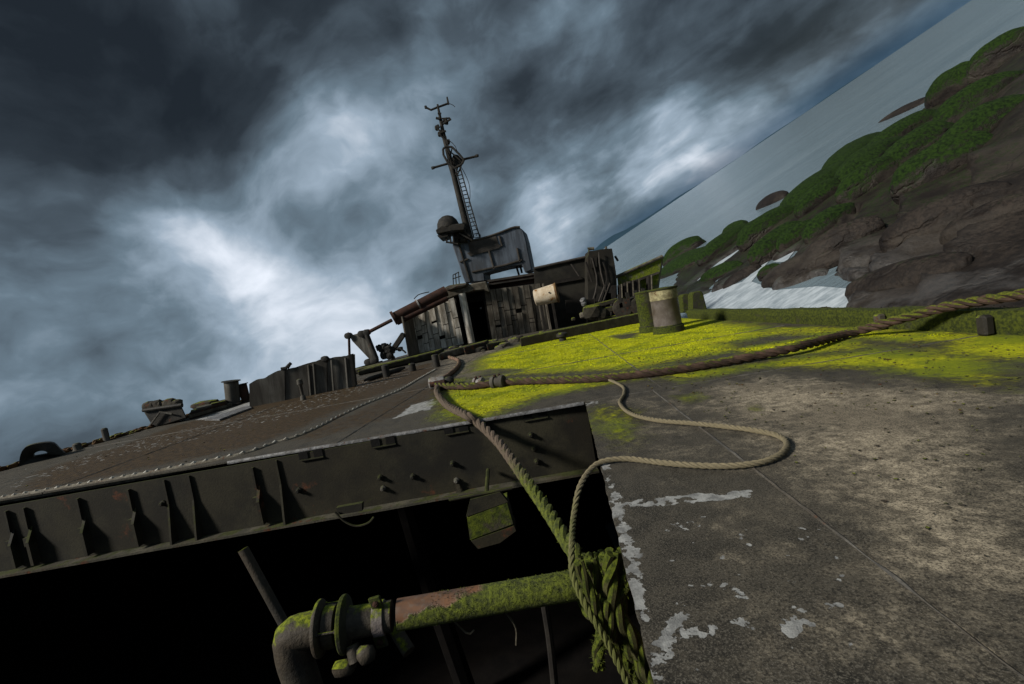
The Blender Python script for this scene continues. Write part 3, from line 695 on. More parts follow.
# hold: the dark space under the hatch
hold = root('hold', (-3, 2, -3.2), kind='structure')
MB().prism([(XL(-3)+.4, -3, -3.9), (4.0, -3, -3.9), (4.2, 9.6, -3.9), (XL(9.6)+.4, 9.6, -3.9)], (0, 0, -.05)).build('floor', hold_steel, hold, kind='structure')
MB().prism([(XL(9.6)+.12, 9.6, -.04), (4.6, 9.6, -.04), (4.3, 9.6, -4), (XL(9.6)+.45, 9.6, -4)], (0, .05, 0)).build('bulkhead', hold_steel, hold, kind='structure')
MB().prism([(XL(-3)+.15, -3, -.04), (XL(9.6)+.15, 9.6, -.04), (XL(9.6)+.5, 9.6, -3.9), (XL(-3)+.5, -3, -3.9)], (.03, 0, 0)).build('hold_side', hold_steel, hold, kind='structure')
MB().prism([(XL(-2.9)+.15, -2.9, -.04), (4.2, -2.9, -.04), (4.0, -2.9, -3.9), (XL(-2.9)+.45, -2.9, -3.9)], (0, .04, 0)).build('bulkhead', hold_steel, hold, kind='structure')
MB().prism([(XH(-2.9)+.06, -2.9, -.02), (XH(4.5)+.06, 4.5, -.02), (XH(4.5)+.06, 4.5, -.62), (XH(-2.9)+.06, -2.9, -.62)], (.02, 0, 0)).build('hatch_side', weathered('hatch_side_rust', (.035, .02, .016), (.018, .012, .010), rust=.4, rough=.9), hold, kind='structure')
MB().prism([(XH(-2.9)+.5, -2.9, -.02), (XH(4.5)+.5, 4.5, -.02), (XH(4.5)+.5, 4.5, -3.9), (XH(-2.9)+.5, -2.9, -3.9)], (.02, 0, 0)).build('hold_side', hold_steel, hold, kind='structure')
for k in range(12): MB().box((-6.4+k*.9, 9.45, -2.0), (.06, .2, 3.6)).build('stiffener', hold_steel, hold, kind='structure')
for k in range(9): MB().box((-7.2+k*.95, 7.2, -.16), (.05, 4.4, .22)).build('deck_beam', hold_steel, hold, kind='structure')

# deck edge lip: bare bright metal at the far side of the hatch
lip = MB()
nn_ = 90; xs = np.linspace(-3.1, .60, nn_)
poly = [(x, YH(x)-.010+.002*math.sin(x*23), .0) for x in xs]
for i in range(nn_-1):
    a, b = poly[i], poly[i+1]; wd = .002+.006*abs(math.sin(a[0]*1.7))+.003*random.random()
    lip.prism([(a[0], a[1], -.012), (b[0], b[1], -.012), (b[0], b[1]+wd, .008), (a[0], a[1]+wd, .008)], (0, 0, -.012))
lip.build('edge_lip', lip_metal, deck, kind='structure')

# ------------------------------------------------------------------ hatch beam under the far deck edge
beam = root('hatch_beam', (-2.4, 4.5, -.72), 'long dark steel beam with upright brackets along the far side of the open hatch', 'hatch beam')
hb = lambda x, y: pt(x, y, 4.50)
def zbot(x): return -.69
segs = np.linspace(-8.4, .62, 9)
MB().prism([(-8.45, 4.55, -.03), (.63, 4.55, -.03), (.63, 4.55, zbot(0)), (-8.45, 4.55, zbot(0))], (0, .016, 0)).build('web_plate', beam_steel, beam)
fl = MB(); fx = np.linspace(-8.45, .63, 60)
for a, b in zip(fx[:-1], fx[1:]):
    j1, j2 = fbm(np.array([a*2, 0, 0]), 3, 5)*.03, fbm(np.array([b*2, 0, 0]), 3, 5)*.03
    fl.prism([(a, 4.43+j1, -.692), (b, 4.43+j2, -.692), (b, 4.66, -.692), (a, 4.66, -.692)], (0, 0, -.022))
fl.build('bottom_flange', weathered('flange_steel', (.05, .047, .035), (.10, .09, .065), rust=.3, moss=.25, rough=.6, scale=5, mossc=((.02, .024, .004), (.045, .05, .01))), beam)
for px_, kind_ in ((10, 1), (28, 1), (82, 1), (133, 2), (168, 0), (193, 0), (258, 2), (281, 0)):
    p = hb(px_, 545-px_*.16); x_ = p[0]
    if kind_ == 0:
        MB().prism([(x_, 4.548, -.05), (x_, 4.548, -.69), (x_, 4.45, -.69), (x_, 4.46, -.62), (x_, 4.525, -.30), (x_, 4.53, -.05)], (.02, 0, 0)).build('bracket', beam_steel, beam)
    else:
        MB().prism([(x_-.01, 4.548, -.08), (x_-.01, 4.548, -.30), (x_-.01, 4.515, -.30), (x_-.01, 4.52, -.08)], (.02, 0, 0)).prism(
            [(x_, 4.548, -.28), (x_, 4.548, -.66), (x_, 4.47, -.66), (x_, 4.47, -.42)], (.03, 0, 0)).prism(
            [(x_-.05, 4.50, -.38), (x_+.03, 4.50, -.38), (x_+.03, 4.50, -.44), (x_-.05, 4.50, -.47)], (0, .046, 0)).build('bracket', beam_steel, beam)
# slotted openings below the deck edge, their inner shade painted as near-black plates
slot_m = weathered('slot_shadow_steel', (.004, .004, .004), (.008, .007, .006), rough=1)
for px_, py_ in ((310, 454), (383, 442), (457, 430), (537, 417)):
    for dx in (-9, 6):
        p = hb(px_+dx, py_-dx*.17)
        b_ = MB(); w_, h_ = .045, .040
        b_.box((p[0], 4.546, min(p[2], -.052)), (2*w_, .012, 2*h_)).build('slot_shade', slot_m, beam)
    p = hb(px_, py_)
    MB().box((p[0]-.01, 4.540, -.098), (.24, .022, .010)).build('slot_shelf', beam_steel, beam)
for px_, py_ in ((297, 492), (379, 479), (382, 490), (452, 465), (456, 482), (531, 436), (534, 450), (537, 463), (412, 478), (160, 505)):
    p = hb(px_, py_); MB().lathe((p[0], 4.55, p[2]), (0, -1, 0), [(.030, 0), (.030, .018), (.020, .022), (.019, .045), (.012, .05)], 10).build('bolt', grey_plate if px_ in (382, 456) else beam_steel, beam)
p = hb(455, 482); MB().prism([(p[0], 4.52, p[2]), (p[0]+.03, 4.52, p[2]), (p[0]+.045, 4.50, p[2]-.12), (p[0]-.01, 4.50, p[2]-.13)], (0, .02, 0)).build('moss_clump', mossy_timber, beam)

# dashed raised bead strip running over the left deck
S_PX = [(-20, 501), (0, 497.5), (80, 484), (146, 472.5), (220, 458), (250, 451), (272, 443), (293, 437), (315, 428), (341, 415), (367, 403), (399, 390), (420, 378), (436, 369)]
SP = smooth([dk(*p, .012) for p in S_PX], .04)
strip = root('worn_strip', tuple(SP[len(SP)//2]), 'narrow raised strip of worn pale dashes curving across the rusty left deck', 'deck strip')
MB().tube(SP-np.array([0, 0, .030]), .042, 8).build('strip_bar', weathered('strip_bar', (.10, .09, .07), (.20, .18, .14), rust=.3, rough=.8, scale=12), strip)
bd = MB()
L_ = np.arange(0, len(SP)-3, 3)
for i in L_:
    a, b = SP[i], SP[i+1]; b = a+(b-a)*1.7
    d_ = (b-a)/np.linalg.norm(b-a); s_ = np.array([-d_[1], d_[0], 0])
    for q in (-.012,):
        bd.tube([a+s_*q, (a+b)/2+s_*q+np.array([0, 0, .012]), b+s_*(q+.03)], [.007, .013, .007], 5)
bd.build('dash_beads', weathered('dash_bead', (.50, .49, .44), (.32, .30, .26), rust=.15, rough=.7, scale=20), strip, kind='stuff')

# ------------------------------------------------------------------ things hanging in the hold
lamp = root('hanging_bracket', tuple(pt(487, 520, 3.6)), 'mossy boxed steel bracket hanging in the dark hatch under the beam', 'bracket')
q_ = lambda L0: P2(L0, 3.6)
MB().prism(q_([(467, 518), (507, 503), (513, 524), (470, 540)]), (0, .22, 0)).build('box_body', weathered('bracket_moss', (.03, .03, .02), (.06, .055, .035), moss=1.0, rough=.85, mossc=((.02, .03, .003), (.08, .10, .006))), lamp)
MB().prism(q_([(471, 541), (514, 526), (516, 531), (500, 543), (478, 549)]), (0, .2, 0)).build('bottom_rim', beam_steel, lamp)
MB().prism(q_([(470, 500), (500, 492), (508, 502), (466, 517)]), (0, .05, 0)).build('neck_plate', beam_steel, lamp)
MB().tube(P2([(449, 500), (512, 488)], 3.62), .014, 8).build('cross_rod', beam_steel, lamp)
MB().tube([pt(486, 500, 3.7), pt(488, 470, 4.5)], .02, 8).build('hanger', beam_steel, lamp)

for nm, pts_, Y_, r_, lab in (('strut', [(405, 500), (432, 590), (470, 700)], 5.6, .13, 'dim wide upright strut deep inside the hatch'),
                              ('support_post', [(543, 596), (550, 640), (556, 700)], 3.1, .028, 'thin rusty post standing below the mossy pipe'),
                              ):
    MB().tube(smooth(P2(pts_, Y_), .1), r_, 8).build(nm, hold_steel if r_ > .1 else dim_steel, origin=pt(*pts_[-1], Y_), label=lab, cat='post', smooth_=True)
rod = MB().tube([pt(243, 549, 2.35), pt(283, 622, 2.30), pt(320, 690, 2.25)], .026, 14)
rod.build('cut_pipe', pipe_iron, origin=pt(243, 549, 2.35), smooth_=True, label='thin grey pipe with a cut end leaning in the dark hatch behind the elbow', cat='pipe')
MB().tube([pt(392, 624, 2.3), pt(409, 652, 2.2)], .034, 14).build('pipe_stub', pipe_iron, origin=pt(409, 652, 2.2), smooth_=True, label='short grey pipe stub poking out below the mossy pipe clamp', cat='pipe')
hk = smooth(P2([(335, 512), (344, 521), (356, 526), (368, 523), (374, 517)], 4.1), .02)
MB().tube(hk, .010, 6).prism(P2([(336, 508), (362, 503), (362, 511), (338, 515)], 4.12), (0, .05, 0)).build('hook', beam_steel, origin=hk[0], label='small pale hook hanging under the middle of the hatch beam', cat='hook')
for q, (pp, lab) in enumerate([([(500, 606), (515, 626), (516, 645)], 'bent bit of wire below the left half of the mossy pipe'), ([(455, 622), (468, 634), (474, 630)], 'short twig of wire under the rust-red pipe section')]):
    MB().tube(smooth(P2(pp, 2.2), .02), .005, 5).build('wire', timber, origin=pt(*pp[0], 2.2), label=lab, cat='wire')

# ------------------------------------------------------------------ mossy pipe with elbow, flanges and clamp
A_, B_ = pt(296, 632, 2.08), pt(622, 577, 2.25)
ax = (B_-A_)/np.linalg.norm(B_-A_)
def on(pxx): # point on the pipe axis at picture x
    lo, hi = 0.0, 1.0
    for _ in range(40):
        t_ = (lo+hi)/2; p = A_+(B_-A_)*t_; v = p-EYE; xx = 512+FPX*np.dot(v, RT)/np.dot(v, FW)
        if xx < pxx: lo = t_
        else: hi = t_
    return A_+(B_-A_)*lo
pipe = root('mossy_pipe', tuple(A_), 'thick pipe coated in green moss with a flanged elbow crossing the open hatch', 'pipe')
rp = .071
MB().lathe(on(398), ax, [(rp, 0), (rp*1.0, np.linalg.norm(B_-on(398)))], 36).build('pipe_run', mossy_pipe, pipe, smooth_=True)
MB().lathe(on(345), ax, [(rp*1.02, 0), (rp*1.08, .02), (rp*1.0, .04), (rp*.98, np.linalg.norm(on(392)-on(345)))], 36).build('pipe_sleeve', pipe_iron, pipe, smooth_=True)
dn = np.array([.10, -.05, -1.0]); dn /= np.linalg.norm(dn)
cen = A_+dn*.16+ax*.03
arc = [on(316)]+[A_+ax*.03+(-ax*.0) for _ in ()]
arc = smooth([on(322), on(308), on(296)+dn*.012-ax*.02, on(288)+dn*.065-ax*.035, on(284)+dn*.14-ax*.04, on(284)+dn*.26-ax*.035, on(286)+dn*.9-ax*.02], .02)
MB().tube(arc, np.array([rp*1.12 if i < 22 else rp*1.0 for i in range(len(arc))]), 28).build('elbow', pipe_iron, pipe, smooth_=True)
for x0, rr, th, mt in ((318, 1.74, .016, pipe_iron), (342, 1.80, .020, mossy_steel)):
    MB().lathe(on(x0), ax, [(rp*1.0, -.004), (rp*rr*.96, 0), (rp*rr, .006), (rp*rr, th), (rp*rr*.95, th+.006), (rp*1.2, th+.012), (rp*1.02, th+.02)], 40).build('flange', mt, pipe, smooth_=True)
MB().lathe(on(326), ax, [(rp*1.30, 0), (rp*1.34, .02), (rp*1.28, .05)], 32).build('gasket', pipe_iron, pipe, smooth_=True)
e1 = np.cross(ax, [0, 0, 1.0]); e1 /= np.linalg.norm(e1); e2 = np.cross(e1, ax)
for k in range(3):
    a_ = k*math.pi*2/3+.3; c_ = on(328)+(e1*math.cos(a_)+e2*math.sin(a_))*rp*1.42
    MB().lathe(c_-ax*.03, ax, [(.011, 0), (.011, .014), (.006, .015), (.006, .085), (.012, .086), (.012, .1)], 6).build('flange_bolt', pipe_iron, pipe)
cl0 = on(374)
cp = MB().lathe(cl0, ax, [(rp*1.03, 0), (rp*1.10, .002), (rp*1.10, .050), (rp*1.03, .052)], 32).build('clamp_band', weathered('clamp_zinc', (.34, .30, .32), (.20, .18, .17), moss=.42, rust=.25, rough=.5, scale=10), pipe, smooth_=True)
for px_, sgn in ((0, 1), (0, -1)):
    c_ = cl0+ax*.026+e2*sgn*rp*1.32-e1*(-.03)
    tb = MB().box(tuple(c_), (.062, .014, .07), 0, (0, -R(8))).build('clamp_tab', mossy_steel, pipe, bevel=.008)
    MB().lathe(c_+np.array([0, .01, 0]), (0, -1, 0), [(.015, 0), (.015, .026), (.008, .03)], 8).build('clamp_bolt', rust_pipe, clamp_parent if False else tb, origin=None if False else tuple(tb['_o']))
wc = pt(352, 660, 2.0)
lump(pt(344, 668, 2.0), (.052, .035, .034), 3, amp=.35).build('valve_wing', pipe_iron, pipe, smooth_=True)
lump(pt(366, 655, 2.0), (.040, .030, .042), 5, amp=.35).build('valve_wing', pipe_iron, pipe, smooth_=True)
MB().tube([pt(352, 645, 2.03), pt(356, 662, 2.0)], .03, 12).build('valve_stem', pipe_iron, pipe, smooth_=True)
# moss fringe on the pipe
tf = MB()
for k in range(900):
    t_ = random.uniform(.40, .99); a_ = random.gauss(.3, .75); p = A_+(B_-A_)*t_
    if fbm(p*6, 3, 12) < -.02: continue
    nr = e2*math.cos(a_)-e1*(-math.sin(a_)); c_ = p+nr*rp; s_ = random.uniform(.002, .005)
    tg = np.array([random.gauss(0, 1) for _ in range(3)]); tg -= nr*np.dot(tg, nr); tg /= np.linalg.norm(tg)
    tf.add([c_-tg*s_*.6, c_+tg*s_*.6, c_+nr*s_*1.5+tg*s_*random.uniform(-.5, .5)], [(0, 1, 2)])
tf.build('moss_fringe', MATS['bracket_moss'], pipe, kind='stuff')

# ------------------------------------------------------------------ ropes
# heavy rope from the fitting, over the hatch edge, down to the pipe
hp = [dk(440, 383, .055), dk(437, 392, .055), dk(447, 405, .055), dk(466, 415, .06), hb(478, 423)+np.array([0, 0, .0]), pt(499, 443, 4.1), pt(521, 473, 3.5), pt(545, 507, 2.95), pt(567, 541, 2.5), pt(590, 575, 2.22), pt(612, 612, 2.15), pt(638, 665, 2.1), pt(655, 720, 2.1)]
hp = [np.array(p) for p in hp]
MB().rope(hp, .044, step=.020).build('mooring_rope', rope_fade, origin=tuple(hp[6]), smooth_=True,
    label='heavy twisted rope, brown above and mossy below, dropping over the hatch edge to the pipe', cat='rope')
# coil round the pipe
coil = root('rope_coil', tuple(on(600)), 'green mossy rope knotted in thick turns round the right end of the pipe', 'rope')
for k, (px_, rr) in enumerate(((585, .034), (597, .038), (610, .040), (621, .038))):
    c_ = on(px_); lp = []
    for a_ in np.linspace(0, 2*math.pi*1.02, 26):
        sl = (.045+.012*k)*(a_/math.pi-1)
        lp.append(c_+(e2*math.cos(a_)+e1*math.sin(a_)*-1)*(rp+rr*.9)*(1.0+.35*max(0, -math.cos(a_)))+ax*sl*.5)
    MB().rope(lp, rr, pitch=rr*11, step=.018).build('rope_turn', rope_moss, coil, smooth_=True)
for k, pp in enumerate(([(590, 560), (600, 590), (606, 622), (622, 655), (645, 700)], [(604, 556), (618, 590), (622, 630), (640, 665), (660, 700)],
                        [(622, 550), (626, 580), (612, 610), (600, 640), (598, 668)], [(612, 552), (610, 585), (618, 615), (634, 640), (652, 680)], [(578, 562), (590, 592), (603, 628), (612, 640), (606, 600)])):
    MB().rope(P2(pp, 2.06-.015*k), (.030, .036, .030, .038, .026)[k], pitch=.34, step=.02).build('rope_strand', rope_moss, coil, smooth_=True)
def fuzz(paths, n, r_, s0, s1, mat, parent, zmax=9):
    fz = MB()
    for k in range(n):
        P_ = paths[k % len(paths)]; i = random.randrange(len(P_)-1); t_ = random.random(); c_ = P_[i]*(1-t_)+P_[i+1]*t_
        if c_[2] > zmax: continue
        d_ = np.array([random.gauss(0, 1), random.gauss(-.5, 1), random.gauss(.3, 1)]); d_ /= np.linalg.norm(d_)
        tg = np.cross(d_, [random.gauss(0, 1), random.gauss(0, 1), random.gauss(0, 1)]); tg /= np.linalg.norm(tg)+1e-9
        s_ = random.uniform(s0, s1); b_ = c_+d_*r_*.9
        fz.add([b_-tg*s_*.18, b_+tg*s_*.18, b_+d_*s_+tg*s_*random.uniform(-.8, .8)], [(0, 1, 2)])
    return fz
cpaths = [smooth(P2(pp, 2.06-.015*k), .02) for k, pp in enumerate(([(590, 560), (600, 590), (606, 622), (622, 655), (645, 700)], [(604, 556), (618, 590), (622, 630), (640, 665), (660, 700)], [(622, 550), (626, 580), (612, 610), (600, 640), (598, 668)]))]
fuzz(cpaths, 1600, .034, .006, .020, rope_moss, coil).build('rope_fuzz', rope_moss, coil, kind='stuff')
mrope = bpy.data.objects['mooring_rope']
fuzz([smooth(hp, .02)], 1500, .05, .006, .016, rope_fade, mrope).build('rope_fuzz', rope_moss, mrope, kind='stuff')
# thin tan rope in a loop on the deck, then down to the pipe
TH = [dk(508, 381, .03), dk(545, 378, .03), dk(580, 378, .022), dk(605, 379, .022), dk(622, 386, .022), dk(624, 394, .022), dk(620, 403, .022), dk(630, 413, .022), dk(655, 420, .022), dk(700, 424, .022), dk(745, 429, .022), dk(776, 435, .022), dk(787, 444, .022),
      dk(778, 456, .022), dk(752, 464, .022), dk(712, 466, .022), dk(665, 463, .022), dk(630, 459, .022), dk(604, 461, .026), pt(590, 470, 2.66), pt(579, 489, 2.55), pt(574, 515, 2.45), pt(572, 545, 2.2), pt(573, 575, 2.08), pt(586, 606, 2.0), pt(606, 640, 1.95), pt(628, 684, 1.9), pt(640, 720, 1.9)]
MB().rope(TH, .0165, step=.009, n=6).build('thin_rope', thin_fade, origin=(0, 0, 0), smooth_=True,
    label='thin tan twisted rope lying in a loop on the bare deck plates beside the hatch', cat='rope')
# dark hawser across the deck to the curb
HW = [dk(436, 386, .06), dk(470, 386, .06), dk(495, 383, .06), dk(520, 381, .06), dk(560, 380, .05), dk(600, 378, .05), dk(650, 373, .05), dk(700, 366, .05), dk(750, 357, .06), dk(800, 346, .09), pt(850, 333, 5.4), pt(900, 319, 5.0), pt(950, 306, 4.6), pt(1000, 298, 4.2), pt(1040, 293, 3.95), pt(1120, 290, 3.5), pt(1120, 290, 3.5)+np.array([.7, -.5, -.5]), pt(1120, 290, 3.5)+np.array([.95, -.8, -1.8])]
MB().rope(HW, .052, step=.026).build('hawser', hawser_m, origin=tuple(HW[7]), smooth_=True,
    label='long dark brown hawser stretched across the mossy deck and over the right curb', cat='rope')
H2 = [dk(442, 381, .05), dk(465, 380, .05), dk(480, 381, .06)]
# loop tail behind the fitting
TL = [dk(441, 380, .05), dk(450, 374, .045), dk(458, 366, .045), dk(458, 360, .045), dk(449, 357, .045)]
MB().rope(TL, .045, step=.03).build('rope_tail', rope_rusty, origin=tuple(TL[0]), smooth_=True, label='short rusty brown rope tail curling from the shackle toward the deck house', cat='rope')
for px_, py_, rr, ln, nm, lab in ((483, 383, .085, .16, 'rope_clamp', 'grey ring clamp on the hawser, the one nearer the corner shackle'), (502, 382, .095, .20, 'rope_clamp', 'dark ring clamp on the hawser, the one farther from the corner shackle')):
    c_ = dk(px_-4, py_, rr*.8); d_ = dk(px_+6, py_-1, rr*.8)-c_; d_ /= np.linalg.norm(d_)
    cp_ = root(nm, tuple(c_), lab, 'rope clamp', 'ring clamps on the hawser')
    MB().lathe(c_-d_*ln/2, d_, [(rr*.6, 0), (rr*.92, .004), (rr, .02), (rr, ln*.3), (rr*.8, ln*.35), (rr*.8, ln*.65), (rr, ln*.7), (rr, ln-.02), (rr*.92, ln-.004), (rr*.6, ln)], 18).build('sleeve', pale_metal if px_ < 490 else grey_plate, cp_, smooth_=True)
    for s_ in (-1, 1): MB().lathe(c_+np.array([s_*.03, -.02, rr*.9]), (0, 0, 1), [(.02, 0), (.02, .02), (.012, .03)], 6).build('clamp_bolt', rust_pipe, cp_)
shk = root('shackle', tuple(dk(438, 384, .07)), 'worn grey shackle on the deck where the ropes meet at the corner', 'shackle')
c_ = dk(438, 383, .08)
MB().lathe(c_+np.array([-.16, .02, 0]), (1, .1, 0), [(.04, 0), (.09, .01), (.11, .05), (.10, .12), (.11, .2), (.09, .26), (.05, .27)], 16).build('barrel', pale_metal, shk, smooth_=True)
MB().tube([c_+np.array([-.12, -.05, 0]), c_+np.array([.12, -.05, .0])], .05, 10).build('pin', rust_pipe, shk, smooth_=True)
lump(c_+np.array([.16, .05, 0]), (.1, .09, .07), 8).build('eye', dark_steel, shk, smooth_=True)

# ------------------------------------------------------------------ right curb
curb = root('mossy_curb', (XR(8), 8, 0), 'low mossy steel curb running along the right deck edge above the shore', 'curb')
cy = np.linspace(2.4, 12.6, 11)
for k in range(10):
    a, b = cy[k]+.004, cy[k+1]-.004; ny = 10; V = []; F_ = []
    h0 = .24
    yy = np.linspace(a, b, ny)
    for y_ in yy:
        j_ = float(fbm(np.array([y_*1.7, 3, 0.]), 4, 9))*.10; x_ = XR(y_)-.05
        V += [(x_+j_*.3, y_, .0), (x_-.015+j_*.3, y_, h0*.6+j_*.5), (x_+j_*.2, y_, h0+j_*.6), (x_+.12, y_, h0+.01+j_*.6), (x_+.14, y_, .0)]
    for i in range(ny-1):
        for q in range(4): F_.append((i*5+q, i*5+q+1, i*5+5+q+1, i*5+5+q))
    F_.append((0, 1, 2, 3, 4)); e_ = (ny-1)*5; F_.append((e_+4, e_+3, e_+2, e_+1, e_))
    MB().add(V, F_).build('curb_length', mossy_steel, curb)
tf = MB()
for k in range(3000):
    y_ = random.uniform(2.6, 12.4); j_ = 0
    w_ = random.random()
    c_ = np.array([XR(y_)-.05+.16*w_, y_, .235+random.gauss(0, .012)]) if random.random() < .55 else np.array([XR(y_)-.06, y_, random.uniform(.02, .23)])
    s_ = random.uniform(.008, .020); d_ = np.array([random.gauss(-.4, .6), random.gauss(0, .6), 1]); d_ /= np.linalg.norm(d_)
    tg = np.array([random.gauss(0, 1), random.gauss(0, 1), 0])
    tf.add([c_-tg*s_*.2, c_+tg*s_*.2, c_+d_*s_], [(0, 1, 2)])
tf.build('moss_fringe', weathered('curb_moss', (.02, .027, .003), (.065, .08, .006), scale=3, rough=.95), curb, kind='stuff')
for px_, py_ in ((853, 322), (985, 322)):
    c_ = pt(px_, py_-4, 5.6 if px_ < 900 else 4.3)
    MB().box((XR(c_[1])-.13, c_[1], .10), (.10, .10, .2)).build('curb_bracket', concrete if px_ < 900 else dark_steel, curb, bevel=.02)

# ------------------------------------------------------------------ bollards
def bollard(base, h_, r_, name, label, body, cap, lean=(0, 0), base_r=None, crust=True, kidney=False):
    b = np.array(base); t_ = root('bollard', tuple(b), label, 'bollard', 'mooring bollards on the mossy deck')
    axn = np.array([lean[0], lean[1], 1.0])
    MB().lathe(b, axn, [(r_*1.16, 0), (r_*1.14, .03), (r_*1.12, .10*h_+.03), (r_*1.04, .14*h_), (r_*1.0, .17*h_)], 32).build('foot', mossy_steel, t_, smooth_=True)
    MB().lathe(b, axn, [(r_*1.0, .14*h_), (r_*1.0, .155*h_), (r_*.99, .74*h_), (r_*1.0, .745*h_)], 40).build('barrel', body, t_, smooth_=True)
    if crust: MB().lathe(b, axn, [(r_*1.012, .742*h_), (r_*1.015, .76*h_), (r_*1.0, .965*h_)], 40).build('crust_band', bollard_crust, t_, smooth_=True)
    else: MB().lathe(b, axn, [(r_*1.0, .742*h_), (r_*1.02, .965*h_)], 40).build('upper_barrel', body, t_, smooth_=True)
    MB().lathe(b, axn, [(r_*1.03, .95*h_), (r_*1.08, .97*h_), (r_*1.08, .99*h_), (r_*1.05, 1.0*h_), (.02, 1.015*h_)], 40).build('cap', cap, t_, smooth_=True)
    MB().lathe(b, axn, [(r_*1.04, .135*h_), (r_*1.05, .155*h_), (r_*1.01, .16*h_)], 40).build('ring', dark_steel, t_, smooth_=True)
    return t_
b1 = dk(669, 332); bollard(b1, .97, .29, 'bollard', 'short fat bollard with bare pinkish steel barrel and yellow crust on the mossy deck', bollard_paint, mossy_steel)
b2 = dk(659, 331); b2 = b2+np.array([-.1, .25, 0]); bollard(b2, .96, .24, 'bollard', 'moss-covered bollard standing half behind the bare steel one', mossy_steel, mossy_steel, crust=False, base_r=.3)
def cleat(px_, py_, h_, w0, w1, label, seed):
    b = dk(px_, py_); t_ = root('deck_lug', tuple(b), label, 'deck lug', 'mossy lugs behind the bollards')
    pl = [(b[0]-w0/2, b[1], 0), (b[0]+w0/2, b[1], 0), (b[0]+w1/2+.02, b[1], h_*.9), (b[0]+w1/3, b[1], h_), (b[0]-w1/3, b[1], h_), (b[0]-w1/2, b[1], h_*.88)]
    MB().prism(pl, (0, .35, 0)).build('lug_plate', mossy_steel, t_, bevel=.03)
    MB().box((b[0], b[1]+.17, .03), (w0*1.2, .5, .06)).build('lug_base', mossy_steel, t_, bevel=.01)
cleat(688, 312, .62, .34, .26, 'narrow mossy lug just behind the steel bollard', 1)
cleat(700, 312, .66, .50, .34, 'wider tapering mossy lug at the start of the right curb', 2)

# ------------------------------------------------------------------ mossy timber and clutter in front of the dark bulkhead
tb = vplane((520, 347), (645, 322))
def beamlike(name, pts_, Yv, ext, mat, label, cat, group=None, bevel=.02, f_=None):
    P_ = P2(pts_, Yv, f_); return MB().prism(P_, ext).build(name, mat, origin=tuple(np.mean(P_, 0)*[1, 1, 1]), bevel=bevel, label=label, cat=cat, group=group)
beamlike('mossy_timber', [(520, 338), (645, 312), (646, 322), (521, 347)], 0, (.1, .5, 0), mossy_timber, 'long moss-topped timber lying behind the bright moss patch', 'timber', f_=tb)
MB().lathe(dk(563, 341), (0, 0, 1), [(.10, 0), (.10, .12), (.16, .13), (.16, .2), (.1, .24)], 14).build('vent_knob', dark_steel, origin=tuple(dk(563, 341)), smooth_=True, label='small dark round knob on the moss just before the long timber', cat='knob')
# ------------------------------------------------------------------ deck house
hw = lambda x, y: pt(x, y, 19.3+(x-408)*.006); hw2 = lambda x, y: pt(x, y, 20.0+(x-484)*.006)
house = root('deck_house', tuple(dk(470, 342)), 'low weathered deck house clad in pale peeling upright panels with a dark doorway', 'deck house')
def ipol(a, b, t_): return (a[0]+(b[0]-a[0])*t_, a[1]+(b[1]-a[1])*t_)
def clad(f_, tl, tr, bl, br, n, mat, seed, bigs=None):
    rg = random.Random(seed)
    for i in range(n):
        t0, t1 = (i+.04)/n, (i+.96)/n
        a, b, c, d = ipol(tl, tr, t0), ipol(tl, tr, t1), ipol(bl, br, t1), ipol(bl, br, t0)
        proud = .05 if i % 2 else 0.0
        cuts = [0]+sorted(rg.uniform(.25, .85) for _ in range(rg.choice((1, 2, 2, 3))))+[1]
        for u0, u1 in zip(cuts[:-1], cuts[1:]):
            if u1-u0 < .08: continue
            q = [ipol(a, d, u0+.008), ipol(b, c, u0+.008), ipol(b, c, u1-.008), ipol(a, d, u1-.008)]
            P_ = [f_(*z)-np.array([0, proud+rg.uniform(0, .02), 0]) for z in q]
            MB().prism(P_, (0, .06, 0)).build('wall_panel', mat, house)
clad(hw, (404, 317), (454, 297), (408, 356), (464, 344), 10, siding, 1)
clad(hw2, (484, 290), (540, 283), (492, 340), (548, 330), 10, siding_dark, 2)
B0 = P2([(404, 316), (455, 296), (465, 343), (408, 357)], 0, hw); MB().prism([p+np.array([0, .10, 0]) for p in B0], (0, .05, 0)).build('wall_backing', dim_steel, house)
B0 = P2([(482, 290), (545, 282), (552, 330), (490, 341)], 0, hw2); MB().prism([p+np.array([0, .10, 0]) for p in B0], (0, .05, 0)).build('wall_backing', dim_steel, house)
a, b = dk(408, 357), dk(408, 357)+np.array([.6, 5, 0])
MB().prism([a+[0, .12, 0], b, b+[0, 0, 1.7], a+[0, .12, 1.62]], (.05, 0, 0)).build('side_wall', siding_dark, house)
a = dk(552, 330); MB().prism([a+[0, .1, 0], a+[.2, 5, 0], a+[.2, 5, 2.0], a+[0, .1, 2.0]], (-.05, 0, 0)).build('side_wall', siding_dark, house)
MB().tube([hw(404.5, 317), hw(408.5, 357)], .035, 8).build('corner_post', lip_metal, house)
rf = [hw(400, 314), hw(460, 290), hw2(545, 277)]
MB().prism([rf[0]+[0, .1, 0], rf[1]+[0, .1, .02], rf[1]+[.3, 5.5, .1], rf[0]+[.3, 5.5, .1]], (0, 0, .06)).build('roof', brown_patch, house)
MB().prism([rf[1]+[0, .1, .03], rf[2]+[0, .1, .02], rf[2]+[.3, 5.5, .1], rf[1]+[.3, 5.5, .1]], (0, 0, .06)).build('roof', brown_patch, house)
